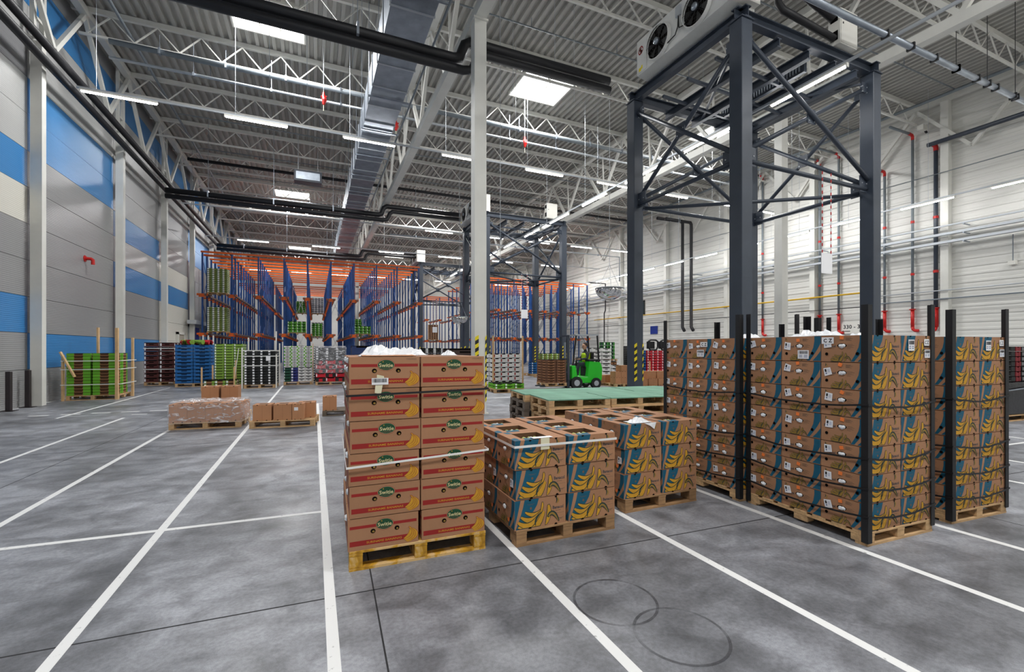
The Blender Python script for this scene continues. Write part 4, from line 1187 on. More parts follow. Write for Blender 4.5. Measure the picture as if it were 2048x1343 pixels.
def teal_box_prints(mb, w, d, h, notch_top=True):
    Ff, Fl, Fb, Fr = faces4(mb, w, d)
    for F, W in ((Ff, w), (Fb, w)):
        u = lambda a, b_: (a * W, b_ * h)
        F.poly([u(0.002, .998), u(.115, .998), u(.085, .75), u(.055, .5), u(.02, .25), u(.002, .1)], 1)
        F.poly([u(.19, .998), u(.465, .998), u(.43, .78), u(.37, .6), u(.30, .46), u(.34, .2), u(.3, .02), u(.02, .02), u(.06, .2), u(.12, .5), u(.16, .75)], 1)
        hand(F, 0.0, .0, h, 2, 3)
        # small banana logo, name and small print
        F.finger(u(.80, .96), u(.845, .86), u(.80, .74), .045 * h, 3, 1); F.finger(u(.825, .93), u(.885, .82), u(.815, .73), .06 * h, 8, 1)
        F.text(.845 * W, .60 * h, .15 * h, 'Banacol', 13, 1, .03, .215 * W)
        F.rect(.79 * W, .475 * h, .90 * W, .49 * h, 4, 1)
        F.rect(.72 * W, .385 * h, .97 * W, .393 * h, 4, 1)
        F.rect(.82 * W, .2 * h, .96 * W, .208 * h, 4, 1); F.finger(u(.82, .26), u(.9, .12), u(.95, .24), .02 * h, 4, 1); F.rect(.84 * W, .15 * h, .93 * W, .157 * h, 4, 1)
        F.ell(.31 * W, .69 * h, .02 * W, .045 * h, 4, 1, 12); F.rect(.24 * W, .83 * h, .38 * W, .838 * h, 4, 1); F.rect(.26 * W, .80 * h, .36 * W, .806 * h, 4, 1)
        for c in (.29, .80):
            F.ell(c * W, 0.001, .03 * W, .055 * h, 5, 14, 12, 0, PI); F.ell(c * W, .999 * h, .025 * W, .05 * h, 5, 14, 12, PI, 2 * PI)
    for F in (Fl, Fr):
        W = d
        u = lambda a, b_: (a * W, b_ * h)
        F.poly([u(.845, .998), u(.998, .998), u(.998, .72), u(.93, .5), u(.82, .22), u(.73, .02), u(.66, .02), u(.74, .25), u(.82, .55), u(.845, .8)], 1)
        F.poly([u(.998, .42), u(.998, .02), u(.80, .02), u(.90, .2)], 1)
        hand(F, .19 * W, .0, h * .46, 8, 3, 1, True)
        F.finger(u(.10, .96), u(.12, .9), u(.09, .84), .03 * h, 3, 1); F.finger(u(.12, .93), u(.16, .86), u(.11, .8), .04 * h, 8, 1)
        F.text(.20 * W, .60 * h, .13 * h, 'Banacol', 13, 1, .03, .26 * W)
        F.rect(.12 * W, .505 * h, .30 * W, .515 * h, 4, 1)
        for y, x1 in ((.9, .66), (.87, .7), (.84, .64), (.81, .68)): F.rect(.55 * W, y * h, x1 * W, (y + .016) * h, 4, 1)
        for y, x1 in ((.66, .7), (.62, .74), (.585, .68), (.55, .72), (.5, .66)): F.rect(.58 * W, y * h, x1 * W, (y + .013) * h, 4, 1)
        F.ell(.47 * W, .62 * h, .105 * W, .085 * h, 5, 1, 16)
        F.ell(.13 * W, .30 * h, .036 * W, .06 * h, 5, 12, 14); F.ell(.80 * W, .32 * h, .036 * W, .06 * h, 5, 12, 14)
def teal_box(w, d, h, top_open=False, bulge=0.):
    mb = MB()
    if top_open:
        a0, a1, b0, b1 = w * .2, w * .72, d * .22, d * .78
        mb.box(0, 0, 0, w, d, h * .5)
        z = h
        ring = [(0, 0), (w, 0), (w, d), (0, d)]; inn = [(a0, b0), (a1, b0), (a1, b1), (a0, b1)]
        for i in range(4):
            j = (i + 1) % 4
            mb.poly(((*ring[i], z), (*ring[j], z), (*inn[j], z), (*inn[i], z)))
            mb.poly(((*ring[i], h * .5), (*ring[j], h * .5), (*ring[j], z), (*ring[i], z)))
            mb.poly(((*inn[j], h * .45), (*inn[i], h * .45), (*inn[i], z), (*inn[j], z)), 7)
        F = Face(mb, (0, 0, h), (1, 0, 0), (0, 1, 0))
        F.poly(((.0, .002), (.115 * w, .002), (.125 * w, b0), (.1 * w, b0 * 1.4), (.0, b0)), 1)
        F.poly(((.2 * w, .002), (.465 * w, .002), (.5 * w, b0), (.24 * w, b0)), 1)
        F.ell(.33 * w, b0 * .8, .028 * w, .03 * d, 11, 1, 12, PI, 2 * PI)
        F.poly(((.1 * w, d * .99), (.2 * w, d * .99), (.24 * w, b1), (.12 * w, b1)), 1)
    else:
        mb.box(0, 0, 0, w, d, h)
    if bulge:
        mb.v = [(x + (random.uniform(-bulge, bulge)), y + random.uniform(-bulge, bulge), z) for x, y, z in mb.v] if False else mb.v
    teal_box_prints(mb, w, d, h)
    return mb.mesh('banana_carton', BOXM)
def crumple(w, d, hgt, n=7, seed=0):
    r = random.Random(seed)
    mb = MB()
    g = [[(w * (i / n - .5), d * (j / n - .5), hgt * (max(0, 1 - ((i / n - .5) ** 2 + (j / n - .5) ** 2) * 4.2)) * r.uniform(.35, 1.15)) for i in range(n + 1)] for j in range(n + 1)]
    for j in range(n):
        for i in range(n):
            mb.poly((g[j][i], g[j][i + 1], g[j + 1][i + 1])); mb.poly((g[j][i], g[j + 1][i + 1], g[j + 1][i]))
    return mb
bag_top = [crumple(.22, .2, .07, 7, s).mesh('liner_bag', [m_film]) for s in range(3)]
# lining bag that pokes out of the hand hole of an end face (-x side)
def holebag(seed):
    r = random.Random(seed)
    mb = MB(); n = 12
    c = (-.010 - r.uniform(0, .006), r.uniform(-.006, .006), -.008)
    ring, mid = [], []
    for i in range(n):
        cy, cz = math.cos(2 * PI * i / n), math.sin(2 * PI * i / n)
        y, z = .034 * cy * r.uniform(.8, 1.05), .017 * cz * r.uniform(.7, 1.1) - .004 - (.014 * r.uniform(0, 1) if cz < -.3 else 0)
        ring.append((-.0012, y, z)); mid.append((-.007 - r.uniform(0, .006), y * r.uniform(.55, .8), z * .7 - .002))
    for i in range(n):
        j = (i + 1) % n
        mb.poly((mid[i], ring[i], ring[j], mid[j])); mb.poly((c, mid[i], mid[j]))
    return mb.mesh('liner_bag', [m_film])
hbags = [holebag(s) for s in range(5)]
def sticker(kind, seed=0):
    r = random.Random(seed)
    mb = MB()
    F = Face(mb, (0, 0, 0), (0, -1, 0), (0, 0, 1), .0006)
    if kind == 'ship':
        F.poly(((-.034, -.036), (.036, -.034 + r.uniform(-.006, .004)), (.034, .034), (-.03, .038)), 0, 8)
        F.rect(-.022, .0, -.006, .026, 1, 9); F.rect(-.02, -.02, -.008, -.006, 2, 9); F.rect(.002, -.01, .024, .02, 3, 9)
    elif kind == 'orange':
        F.poly(((-.018, -.015), (.016, -.018), (.019, .014), (-.016, .018)), 4, 8)
    elif kind == 'cz':
        F.rect(-.055, -.03, .055, .03, 0, 8); F.text(-.022, 0, .046, 'C', 1, 9, .03); F.text(.025, 0, .046, 'Z', 1, 9, .03)
    elif kind == 'bar':
        F.rect(-.056, -.042, .056, .042, 0, 8)
        x = -.046
        while x < .046:
            wd = r.choice((.0015, .003, .0045)); F.rect(x, .006, x + wd, .034, 1, 9); x += wd + r.choice((.0015, .003))
        for yy in (-.012, -.026):
            F.rect(-.042, yy, -.01, yy + .006, 2, 9); F.rect(.008, yy, .042, yy + .006, 2, 9)
    return mb.mesh({'ship': 'shipping_label', 'orange': 'orange_tag', 'cz': 'letter_label', 'bar': 'barcode_label'}[kind], [m_paper, m_pblk, M('label_blue_grey', (110, 124, 160), .6), M('label_pale', (206, 210, 222), .6), m_otag])
st_ship = [sticker('ship', s) for s in range(4)]; st_or = sticker('orange'); st_cz = sticker('cz'); st_bar = [sticker('bar', s) for s in range(3)]
LAY = ['bottom', 'second', 'third', 'fourth', 'fifth', 'sixth', 'top']
def place(me, name, label, cat, grp, base, rz, lx, ly, z, jr=0., tilt=None):
    c, s = math.cos(rz), math.sin(rz)
    o = inst(me, name, None, (base[0] + lx * c - ly * s, base[1] + lx * s + ly * c, z), rz + jr)
    if tilt: o.rotation_euler = (tilt[0], tilt[1], rz + jr)
    return tag(o, label, cat, grp)
def end_stickers(o, d, h, k, r):
    """labels on the end face at -x"""
    jx = lambda a: a + r.uniform(-.012, .012)
    q = inst(r.choice(st_ship), 'shipping_label', o, (0, d * (1 - .17) + r.uniform(-.008, .008), h * .66 + r.uniform(-.014, .014))); q.rotation_euler.x = r.uniform(-.25, .3)
    q = inst(st_or, 'orange_tag', o, (0, d * (1 - .46) + r.uniform(-.01, .01), h * .87 + r.uniform(-.01, .01))); q.rotation_euler.x = r.uniform(-.3, .3)
    inst(r.choice(hbags), 'liner_bag', o, (0, d * (1 - .47), h * .62))

# ---- tall stacks on wooden pallets with black corner profiles
TH = .2436
def tall_stack(nm, base, rz, w, d, rows_vis, letters, seed, h0=.119, full_front=True):
    r = random.Random(seed)
    pallet('light wooden pallet under the ' + nm, (base[0], base[1], 0), rz, w, d, h0, group='pallets under the tall banana stacks')
    bw, bd = w / 2 - .009, d / 3 - .007
    me = teal_box(bw, bd, TH - .006)
    for k in range(7):
        for j in range(3):
            for i in range(2):
                if i == 1 and j > 0: continue
                lab = '%s layer teal striped carton, %s, %s' % (LAY[k], ['aisle front', 'aisle middle', 'aisle rear'][j] if i == 0 else 'inner front', nm)
                o = place(me, 'banana_carton', lab, 'carton', 'cartons in the ' + nm, base, rz, i * w / 2 + .002 + r.uniform(-.002, .003), j * d / 3 + .003 + r.uniform(-.002, .002), h0 + k * TH + .0005, r.uniform(-.004, .004) * .4)
                if i == 0:
                    end_stickers(o, bd, TH, k, r)
                    if k == 6 and j in letters: 
                        q = inst(st_cz, 'letter_label', o, (-.002, bd * (1 - (.16 if j == 0 else .72)), TH * (.80 if j == 0 else .7)))
                    if k == 6 and j == 1:
                        inst(r.choice(st_bar), 'barcode_label', o, (-.002, bd * .42, TH * .26))
                if j == 0 and k == 6 and full_front and i == 1:
                    q = inst(st_bar[0], 'barcode_label', o, (bw * .82, -.002, TH * .30), PI / 2); q.scale = (1, .75, .9)
                    q = inst(st_bar[1], 'barcode_label', o, (bw * .30, -.002, TH * .62), PI / 2); q.scale = (1, .8, 1.2)
                    q = inst(st_cz, 'letter_label', o, (bw * .8, -.002, TH * .73), PI / 2); q.scale = (1, .7, 1)
    # corner profiles
    c, s = math.cos(rz), math.sin(rz)
    pm = MB(); pm.box(-.006, -.006, 0, .05, 0, 2.05); pm.box(-.006, 0, 0, 0, .05, 2.05)
    for n, (lx, ly, a, zz) in enumerate(((0, 0, 0, .03), (w, 0, PI / 2, .06), (0, d, -PI / 2, .03), (w, d, PI, .03))):
        lx += (-.007 if lx == 0 else .007); ly += (-.007 if ly == 0 else .007)
        o = pm.obj('corner_profile', [m_blackp])
        o.location = (base[0] + lx * c - ly * s, base[1] + lx * s + ly * c, zz); o.rotation_euler.z = rz + a
        
        tag(o, 'black corner profile, %s of %s' % (['aisle front', 'inner front', 'aisle rear', 'inner rear'][n], nm), 'corner profile', 'black corner profiles')
    # straps with a slight sag
    for n, z in enumerate((.26, .50, .76, 1.22)):
        mb = MB(); e = .018
        for (ax, ay), (bx, by) in (((-e, -e), (w + e, -e)), ((w + e, -e), (w + e, d + e)), ((w + e, d + e), (-e, d + e)), ((-e, d + e), (-e, -e))):
            N_ = 6
            for i in range(N_):
                p = [(ax + (bx - ax) * t, ay + (by - ay) * t, -.05 * math.sin(PI * t) * r.uniform(.8, 1.) + r.uniform(-.002, .002)) for t in (i / N_, (i + 1) / N_)]
                mb.bar(p[0], p[1], .004, .016)
        o = mb.obj('strap', [m_blackp]); o.location = (base[0], base[1], z); o.rotation_euler.z = rz
        tag(o, 'black strap round the %s, %s from the floor' % (nm, ORD[n]), 'strap', 'black straps on tall stacks')
tall_stack('tall stack by the floor line', (4.345, 2.305, 0), -.045, .936, 1.205, 3, (0,), 3)
tall_stack('tall stack behind the first', (4.33, 3.56, 0), -.03, .936, 1.2, 3, (1,), 5)
tall_stack('outer tall stack beside the first', (5.655, 2.275, 0), -.072, .926, 1.2, 3, (0,), 7)
tall_stack('outer tall stack at the back', (5.66, 3.54, 0), -.04, .926, 1.2, 3, (1,), 9)
for n, (lx, ly) in enumerate(((4.6, 2.8), (4.75, 3.1), (4.9, 3.9), (5.85, 3.2))):
    o = crumple(.3, .28, .07, 8, 40 + n).obj('plastic_liner', [m_film]); o.location = (lx, ly, .12 + 7 * TH + .001)
    tag(o, 'crumpled white plastic liner on the %s' % ['tall stack by the white floor line, front half', 'tall stack by the white floor line, rear half', 'tall stack behind the first', 'outer tall stack beside the first'][n], 'plastic liner')

# ---- low open-topped stacks
LH = .2585
def low_stack(nm, base, rz, w, d, seed, h0=.142):
    r = random.Random(seed)
    pallet('worn wooden pallet under the ' + nm, (base[0], base[1], 0), rz, w, d, h0, m_wooda, group='pallets under the low banana stacks')
    bw, bd = w / 2 - .008, d / 3 - .006
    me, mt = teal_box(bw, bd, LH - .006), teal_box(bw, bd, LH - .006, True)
    for k in range(3):
        for j in range(3):
            for i in range(2):
                lab = '%s teal striped carton, %s %s, %s' % (['bottom', 'middle', 'open topped'][k], ['front', 'middle', 'rear'][j], ['aisle', 'inner'][i], nm)
                off = (.0 if k == 1 else -.012) if i == 0 else 0
                o = place(mt if k == 2 else me, 'banana_carton', lab, 'carton', 'cartons in the ' + nm, base, rz, i * w / 2 + (.006 if i else -.004) + off + r.uniform(-.001, .001), j * d / 3 + .002 + (0 if k != 2 else -.004), h0 + k * LH + .0005, r.uniform(-.003, .003))
                if i == 0:
                    if k == 1: inst(st_ship[0], 'shipping_label', o, (0, bd * .2, LH * .5))
                    inst(r.choice(hbags), 'liner_bag', o, (0, bd * (1 - .47), LH * .62))
                    q = inst(st_or, 'orange_tag', o, (0, bd * .3, LH * .25))
                if k == 2:
                    b_ = inst(bag_top[(i + j) % 3], 'liner_bag', o, (bw * .44, bd * .48, LH * .66)); b_.scale = (1.1, 1.0, 1.0)
                    bn = MB()
                    for q in range(4):
                        x = bw * (.26 + .11 * q) ; y0 = bd * .3
                        bn.path([(x, y0, LH * .68), (x + .02, y0 + .05, LH * .80), (x + .01, y0 + .12, LH * .82), (x, y0 + .17, LH * .7)], [.012, .02, .02, .01], 7)
                    bn.obj('banana_hand', [m_banana], o, smooth=True)
    return me
low_stack('low stack beside red striped one', (1.583, 3.505, 0), .0, 1.022, 1.2, 21)
low_stack('low stack beyond the white floor line', (2.94, 3.78, 0), .0, .98, 1.2, 23)
def bandloop(lbl, base, rz, w, d, z0, z1, th, mat, e=.012, wd=.003, zs=None):
    mb = MB()
    q = [(-e, -e), (w + e, -e), (w + e, d + e), (-e, d + e)]
    zz = zs or [z0, z1, z1, z0]
    for i in range(4):
        j = (i + 1) % 4
        mb.bar((*q[i], zz[i]), (*q[j], zz[j]), wd, th)
    o = mb.obj('strap', [mat]); o.location = (base[0], base[1], 0); o.rotation_euler.z = rz
    return tag(o, lbl, 'strap')
bandloop('white strap round the top cartons of the low stack beside the red striped one', (1.57, 3.498), 0, 1.03, 1.21, .862, .855, .02, m_strapw)
o = MB().box(0, -.004, 0, .085, .0, .10).obj('tape_strip', [m_cream]); o.location = (1.81, 3.492, .82); tag(o, 'cream tape strip on the strapped low stack carton', 'tape')
o = MB().box(0, 0, 0, .19, .06, .002).obj('paper_sheet', [m_paper]); o.location = (1.745, 3.5, .9195); tag(o, 'white paper lying on the front edge of the low stack', 'paper')
o = crumple(.26, .16, .05, 8, 77).obj('plastic_liner', [m_film]); o.location = (3.18, 3.88, .918); tag(o, 'white plastic liner hanging out of the second low stack', 'plastic liner')
mb = MB(); mb.poly(((0, 0, 0), (.16, 0, 0), (.13, -.006, -.07), (.07, -.006, -.03))); o = mb.obj('plastic_flap', [m_film]); o.location = (3.18, 3.772, .918); tag(o, 'white plastic flap drooping over the second low stack front', 'plastic liner')

# ---- red striped stack on the yellow pallet
def red_box(w, d, h, code=True, open_top=False):
    mb = MB(); mb.box(0, 0, 0, w, d, h)
    Ff, Fl, Fb, Fr = faces4(mb, w, d)
    for F, W in ((Ff, w), (Fb, w)):
        F.rect(.025 * W, .68 * h, .975 * W, .775 * h, 9); F.rect(.025 * W, .14 * h, .975 * W, .30 * h, 9)
        F.ell(.51 * W, .74 * h, .128 * W, .19 * h, 9, 1, 30); F.ell(.51 * W, .74 * h, .121 * W, .175 * h, 11, 2, 30); F.ell(.51 * W, .74 * h, .118 * W, .168 * h, 10, 3, 30)
        F.text(.51 * W, .735 * h, .17 * h, 'Switie', 11, 4, .015, .20 * W); F.text(.51 * W, .628 * h, .06 * h, 'SURINAME', 4, 4, .01, .14 * W)
        st = [(.468 * W + (.016 if i % 2 == 0 else .007) * h * math.sin(2 * PI * i / 10) * 1.6, .845 * h + (.026 if i % 2 == 0 else .011) * h * math.cos(2 * PI * i / 10)) for i in range(10)]
        F.poly(st, 2, 4)
        F.ell(.345 * W, .555 * h, .037 * W, .075 * h, 7, 1, 18); F.ell(.345 * W, .56 * h, .033 * W, .066 * h, 5, 2, 18); F.ell(.685 * W, .555 * h, .037 * W, .075 * h, 7, 1, 18); F.ell(.685 * W, .56 * h, .033 * W, .066 * h, 5, 2, 18)
        F.ell(.35 * W, .545 * h, .018 * W, .03 * h, 8, 3, 10); F.ell(.69 * W, .54 * h, .014 * W, .03 * h, 8, 3, 10)
        F.text(.505 * W, .22 * h, .095 * h, 'SURINAME BANANAS', 2, 2, .008, .50 * W)
        g = lambda a, b_: (a * W, b_ * h)
        for i, (p, c, q, wd) in enumerate(((g(.895, .46), g(1.06, .23), g(.835, .05), .125), (g(.885, .46), g(1.0, .21), g(.815, .08), .12), (g(.88, .46), g(.95, .23), g(.80, .12), .12), (g(.875, .45), g(.91, .27), g(.785, .165), .10))):
            F.finger(p, c, q, (wd + .025) * h, 9, 2 + 2 * i, 9); F.finger(p, c, q, wd * h, 2, 3 + 2 * i, 9)
        F.finger(g(.855, .53), g(.89, .52), g(.89, .42), .055 * h, 9, 10, 7); F.finger(g(.86, .525), g(.89, .51), g(.89, .42), .035 * h, 2, 11, 7)
        if code: F.text(.88 * W, .93 * h, .07 * h, '1053420', 4, 1, .005, .145 * W)
    for F in (Fl, Fr):
        W = d
        F.rect(.04 * W, .68 * h, .96 * W, .775 * h, 9); F.rect(.04 * W, .14 * h, .96 * W, .30 * h, 9)
        F.ell(.5 * W, .62 * h, .12 * W, .09 * h, 5, 1, 16)
        F.ell(.2 * W, .4 * h, .03 * W, .05 * h, 5, 1, 12); F.ell(.8 * W, .4 * h, .03 * W, .05 * h, 5, 1, 12)
    F = Face(mb, (0, 0, h), (1, 0, 0), (0, 1, 0))
    F.rect(.3 * w, .3 * d, .7 * w, .7 * d, 7); F.rect(.02 * w, .1 * d, .2 * w, .2 * d, 9)
    return mb.mesh('banana_carton', BOXM)
SB, SRZ = (.243, 3.632), -.03
SWd, SDd, SH, S0 = 1.095, 1.2, .2482, .152
pallet('yellow painted wooden pallet under the red striped banana stack', (SB[0], SB[1], 0), SRZ, SWd, SDd, S0, m_woody)
r = random.Random(5)
mc, mp_ = red_box(SWd / 2 - .014, SDd / 3 - .009, SH - .006, True), red_box(SWd / 2 - .014, SDd / 3 - .009, SH - .006, False)
lean = [0, .012, .006, .016, .008, .010]
for k in range(6):
    for j in range(3):
        for i in range(2):
            lab = '%s layer red striped banana carton, %s, on the yellow pallet' % (LAY[k] if k < 5 else 'top', ['aisle front', 'aisle middle', 'aisle rear', 'inner front', 'inner middle', 'inner rear'][i * 3 + j])
            o = place(mc if (k == 5 or (k == 4 and i == 0)) else mp_, 'banana_carton', lab, 'carton', 'cartons in the red striped stack', SB, SRZ, i * (SWd / 2 + .004) - .002 + (lean[k] - .006 if i == 0 else -lean[k] * .1 + (.0 if k % 2 else .004)), j * SDd / 3 + .002 + r.uniform(-.002, .002), S0 + k * SH + .0006, r.uniform(-.006, .006) * .5)
            if i == 0:
                for t_ in range(2):
                    if r.random() < .55: continue
                    b_ = inst(r.choice(hbags), 'liner_bag', o, (-.001, SDd / 6 + (t_ - .5) * .1, SH * (.6 if t_ else .9))); b_.scale = (1.5, 1.0 + r.random() * .6, 1.2)
o = bpy.data.objects.get('x')
def onface(lx, z, ly=-.0):
    c, s = math.cos(SRZ), math.sin(SRZ)
    return (SB[0] + lx * c - ly * s, SB[1] + lx * s + ly * c, z)
mb = MB(); F = Face(mb, (0, 0, 0), (1, 0, 0), (0, 0, 1), .0008)
F.rect(0, 0, .125, .052, 0, 1)
x = .006; rb = random.Random(2)
while x < .115:
    wd = rb.choice((.0016, .003, .0045)); F.rect(x, .018, x + wd, .047, 1, 2); x += wd + rb.choice((.0014, .003))
o = mb.obj('barcode_sheet', [m_paper, m_pblk]); o.location = onface(.165, S0 + 5 * SH + .028, -.012); o.rotation_euler.z = SRZ; tag(o, 'white barcode sheet on the top carton of the red striped stack', 'paper')
mb = MB(); mb.mesh8(((.0, 0, 0), (.048, 0, -.01), (.06, .002, .06), (.006, .002, .06), (0, .002, 0), (.048, .002, -.01), (.06, .004, .06), (.006, .004, .06)))
o = mb.obj('tape_strip', [m_cream]); o.location = onface(.187, S0 + 5 * SH - .035, -.013); o.rotation_euler.z = SRZ; tag(o, 'cream tape hanging below the barcode sheet', 'tape')
mb = MB(); mb.mesh8(((0, 0, 0), (.056, 0, -.008), (.054, 0, .012), (.002, 0, .024), (0, .002, 0), (.056, .002, -.008), (.054, .002, .012), (.002, .002, .024)))
o = mb.obj('tape_strip', [m_cream]); o.location = onface(.203, S0 + 5 * SH + .082, -.008); o.rotation_euler.z = SRZ; tag(o, 'cream tape piece showing above the barcode sheet', 'tape')
bandloop('white strap sagging round the red striped stack at mid height', SB, SRZ, SWd, SDd, .82, .845, .016, m_strapw, .02, .004, [.795, .845, .85, .83])
bandloop('black strap round the red striped stack under its top layer', SB, SRZ, SWd, SDd, 1.355, 1.365, .016, m_blackp, .02, .004, [1.342, 1.362, 1.36, 1.36])
for n, (lx, ly, sc) in enumerate(((.25, .3, 1.3), (.42, .34, 1.1), (.62, .8, 1.), (.9, .5, .6))):
    o = crumple(.26, .24, .075, 9, 60 + n).obj('plastic_liner', [m_film]); o.location = onface(lx, S0 + 6 * SH - .001, ly); o.scale = (sc, sc, sc)
    tag(o, 'crumpled white plastic liner on the red striped stack, %s' % ['largest heap', 'beside the largest heap', 'at the rear', 'small inner one'][n], 'plastic liner')
mb = MB(); mb.box(0, 0, 0, .42, .3, .004); o = mb.obj('cardboard_flap', [m_cardl]); o.location = onface(.1, S0 + 6 * SH + .0, .06); o.rotation_euler = (.03, .0, SRZ); tag(o, 'loose cardboard flap lying on the red striped stack', 'cardboard')

# ------------------------------------------------------------------ stacks of empty pallets with green tops
GB0, GRZ = (3.5, 6.47), -.13
gc, gs = math.cos(GRZ), math.sin(GRZ)
for ix in range(3):
    for iy in range(2):
        for k in range(6):
            if iy == 1 and k < 2 and ix: continue
            if ix == 2 and k < 3: continue
            lx, ly = ix * 1.15 + random.uniform(-.015, .015) - (.1 if iy else 0), iy * .99 + random.uniform(-.015, .015)
            loc = (GB0[0] + lx * gc - ly * gs, GB0[1] + lx * gs + ly * gc, k * .1445)
            nm = ['front', 'rear'][iy] + ' stack ' + ['beside the white column', 'in the middle', 'by the tower'][ix]
            pallet('%s empty pallet, %s%s' % (ORD[k] if k < 5 else 'green topped uppermost', nm, ' from the floor' if k < 5 else ''), loc, GRZ + random.uniform(-.01, .01), 1.12, .95, .144,
                   m_woodg if (iy == 1 and ix == 0 and k in (3, 4, 2)) else m_wood, m_wgreen if k == 5 else None, 'empty pallets in the green topped stacks', full=True if k > 2 else not (iy == 1 and ix))

# ------------------------------------------------------------------ plain cartons in the middle of the hall
def plain_box(w, d, h):
    mb = MB(); mb.box(0, 0, 0, w, d, h)
    for F, W in zip(faces4(mb, w, d), (w, d, w, d)):
        for c in (.24, .74):
            F.ell(c * W, .001, .05 * W, .045 * h, 1, 0, 10, 0, PI); F.ell(c * W, .999 * h, .05 * W, .045 * h, 1, 0, 10, PI, 2 * PI)
        F.rect(.497 * W, .0, .503 * W, h, 2)
    F = Face(mb, (0, 0, h), (1, 0, 0), (0, 1, 0))
    F.rect(.25 * w, .25 * d, .75 * w, .75 * d, 2)
    return mb.mesh('plain_carton', [m_cardl, m_hole, m_cardin])
pb = plain_box(.325, .38, .385); pb2 = plain_box(.36, .36, .345); pb3 = plain_box(.235, .34, .345); pb4 = plain_box(.36, .40, .335); pb5 = plain_box(.5, .4, .33)
def pbox(me, lbl, x, y, z, rz=0., grp='plain kraft cartons'):
    return tag(inst(me, 'plain_carton', None, (x, y, z), rz), lbl, 'carton', grp)
WR = -.13
def rot2(b, rz, lx, ly): return b[0] + lx * math.cos(rz) - ly * math.sin(rz), b[1] + lx * math.sin(rz) + ly * math.cos(rz)
pallet('wooden pallet under the film wrapped cartons', (-2.78, 11.47, 0), WR, 1.33, .8, .144, group='pallets in the middle of the hall')
for i in range(4):
    for j in range(2):
        x, y = rot2((-2.78, 11.47), WR, .005 + i * .33, .01 + j * .39)
        pbox(pb, 'kraft carton under clear wrapping film, %s %s' % (ORD[i], ['front', 'behind'][j]), x, y, .145, WR)
def film_mat():
    m = bpy.data.materials.new('clear_wrapping_film'); m.use_nodes = True
    t = m.node_tree; bs = t.nodes['Principled BSDF']
    bs.inputs['Base Color'].default_value = (.92, .92, .94, 1); bs.inputs['Roughness'].default_value = .12
    c = t.nodes.new('ShaderNodeTexCoord'); mp = t.nodes.new('ShaderNodeMapping'); mp.inputs['Scale'].default_value = (2, 2, 5)
    n = t.nodes.new('ShaderNodeTexNoise'); n.inputs['Scale'].default_value = 2.4; n.inputs['Detail'].default_value = 8; n.inputs['Distortion'].default_value = 1.6
    r = t.nodes.new('ShaderNodeValToRGB'); r.color_ramp.elements[0].position = .53; r.color_ramp.elements[0].color = (.14, .14, .14, 1); r.color_ramp.elements[1].position = .72; r.color_ramp.elements[1].color = (.92, .92, .92, 1)
    t.links.new(c.outputs['Object'], mp.inputs['Vector']); t.links.new(mp.outputs['Vector'], n.inputs['Vector']); t.links.new(n.outputs['Fac'], r.inputs['Fac']); t.links.new(r.outputs['Color'], bs.inputs['Alpha'])
    b2 = t.nodes.new('ShaderNodeBump'); b2.inputs['Strength'].default_value = .8; b2.inputs['Distance'].default_value = .02
    t.links.new(n.outputs['Fac'], b2.inputs['Height']); t.links.new(b2.outputs['Normal'], bs.inputs['Normal'])
    return m
m_wrap = film_mat()
def wrap(lbl, base, rz, w, d, z0, z1, amp=.018, tail=None, n=14, seed=1):
    r = random.Random(seed); mb = MB()
    per = []
    for (ax, ay), (bx, by) in (((0, 0), (w, 0)), ((w, 0), (w, d)), ((w, d), (0, d)), ((0, d), (0, 0))):
        for i in range(n): per.append((ax + (bx - ax) * i / n, ay + (by - ay) * i / n, (by - ay, ax - bx)))
    m = 9; L = len(per)
    grid = []
    for k in range(m + 1):
        row = []
        for x, y, (nx, ny) in per:
            l = math.hypot(nx, ny); a = .006 + r.uniform(0, amp)
            row.append((x + nx / l * a, y + ny / l * a, z0 + (z1 - z0) * k / m + r.uniform(-.01, .01)))
        grid.append(row)
    for k in range(m):
        for i in range(L):
            j = (i + 1) % L
            mb.poly((grid[k][i], grid[k][j], grid[k + 1][j])); mb.poly((grid[k][i], grid[k + 1][j], grid[k + 1][i]))
    T = [[(w * i / n, d * j / n, z1 + r.uniform(.0, .05)) for i in range(n + 1)] for j in range(n + 1)]
    for j in range(n):
        for i in range(n):
            mb.poly((T[j][i], T[j][i + 1], T[j + 1][i + 1])); mb.poly((T[j][i], T[j + 1][i + 1], T[j + 1][i]))
    if tail:
        q = 7
        G = [[(w + .012 + a * tail[0] / q + r.uniform(-.02, .02), -.02 + b_ * .5 / q + r.uniform(-.02, .02), z0 + (z1 - z0) * max(0, (1 - a / q * 1.25)) * r.uniform(.6, 1.05) + (.02 if a > 4 else 0) - z0 * (a / q)) for a in range(q + 1)] for b_ in range(q + 1)]
        for j in range(q):
            for i in range(q): mb.poly((G[j][i], G[j][i + 1], G[j + 1][i + 1], G[j + 1][i]))
    o = mb.obj('wrapping_film', [m_wrap], smooth=False); o.location = (base[0], base[1], 0); o.rotation_euler.z = rz
    return tag(o, lbl, 'film')
wrap('torn clear film wrapped round the cartons on a pallet', (-2.79, 11.46), WR, 1.35, .81, .12, .545, .02, (.16,), seed=4)
wrap('clear film stretched over the red and black boxes', (.06, 22.89), 0, 1.34, 1.1, .55, 1.79, .02, seed=8)
pallet('wooden pallet carrying four open kraft cartons', (-1.264, 11.0, 0), -.12, 1.29, .8, .15, group='pallets in the middle of the hall')
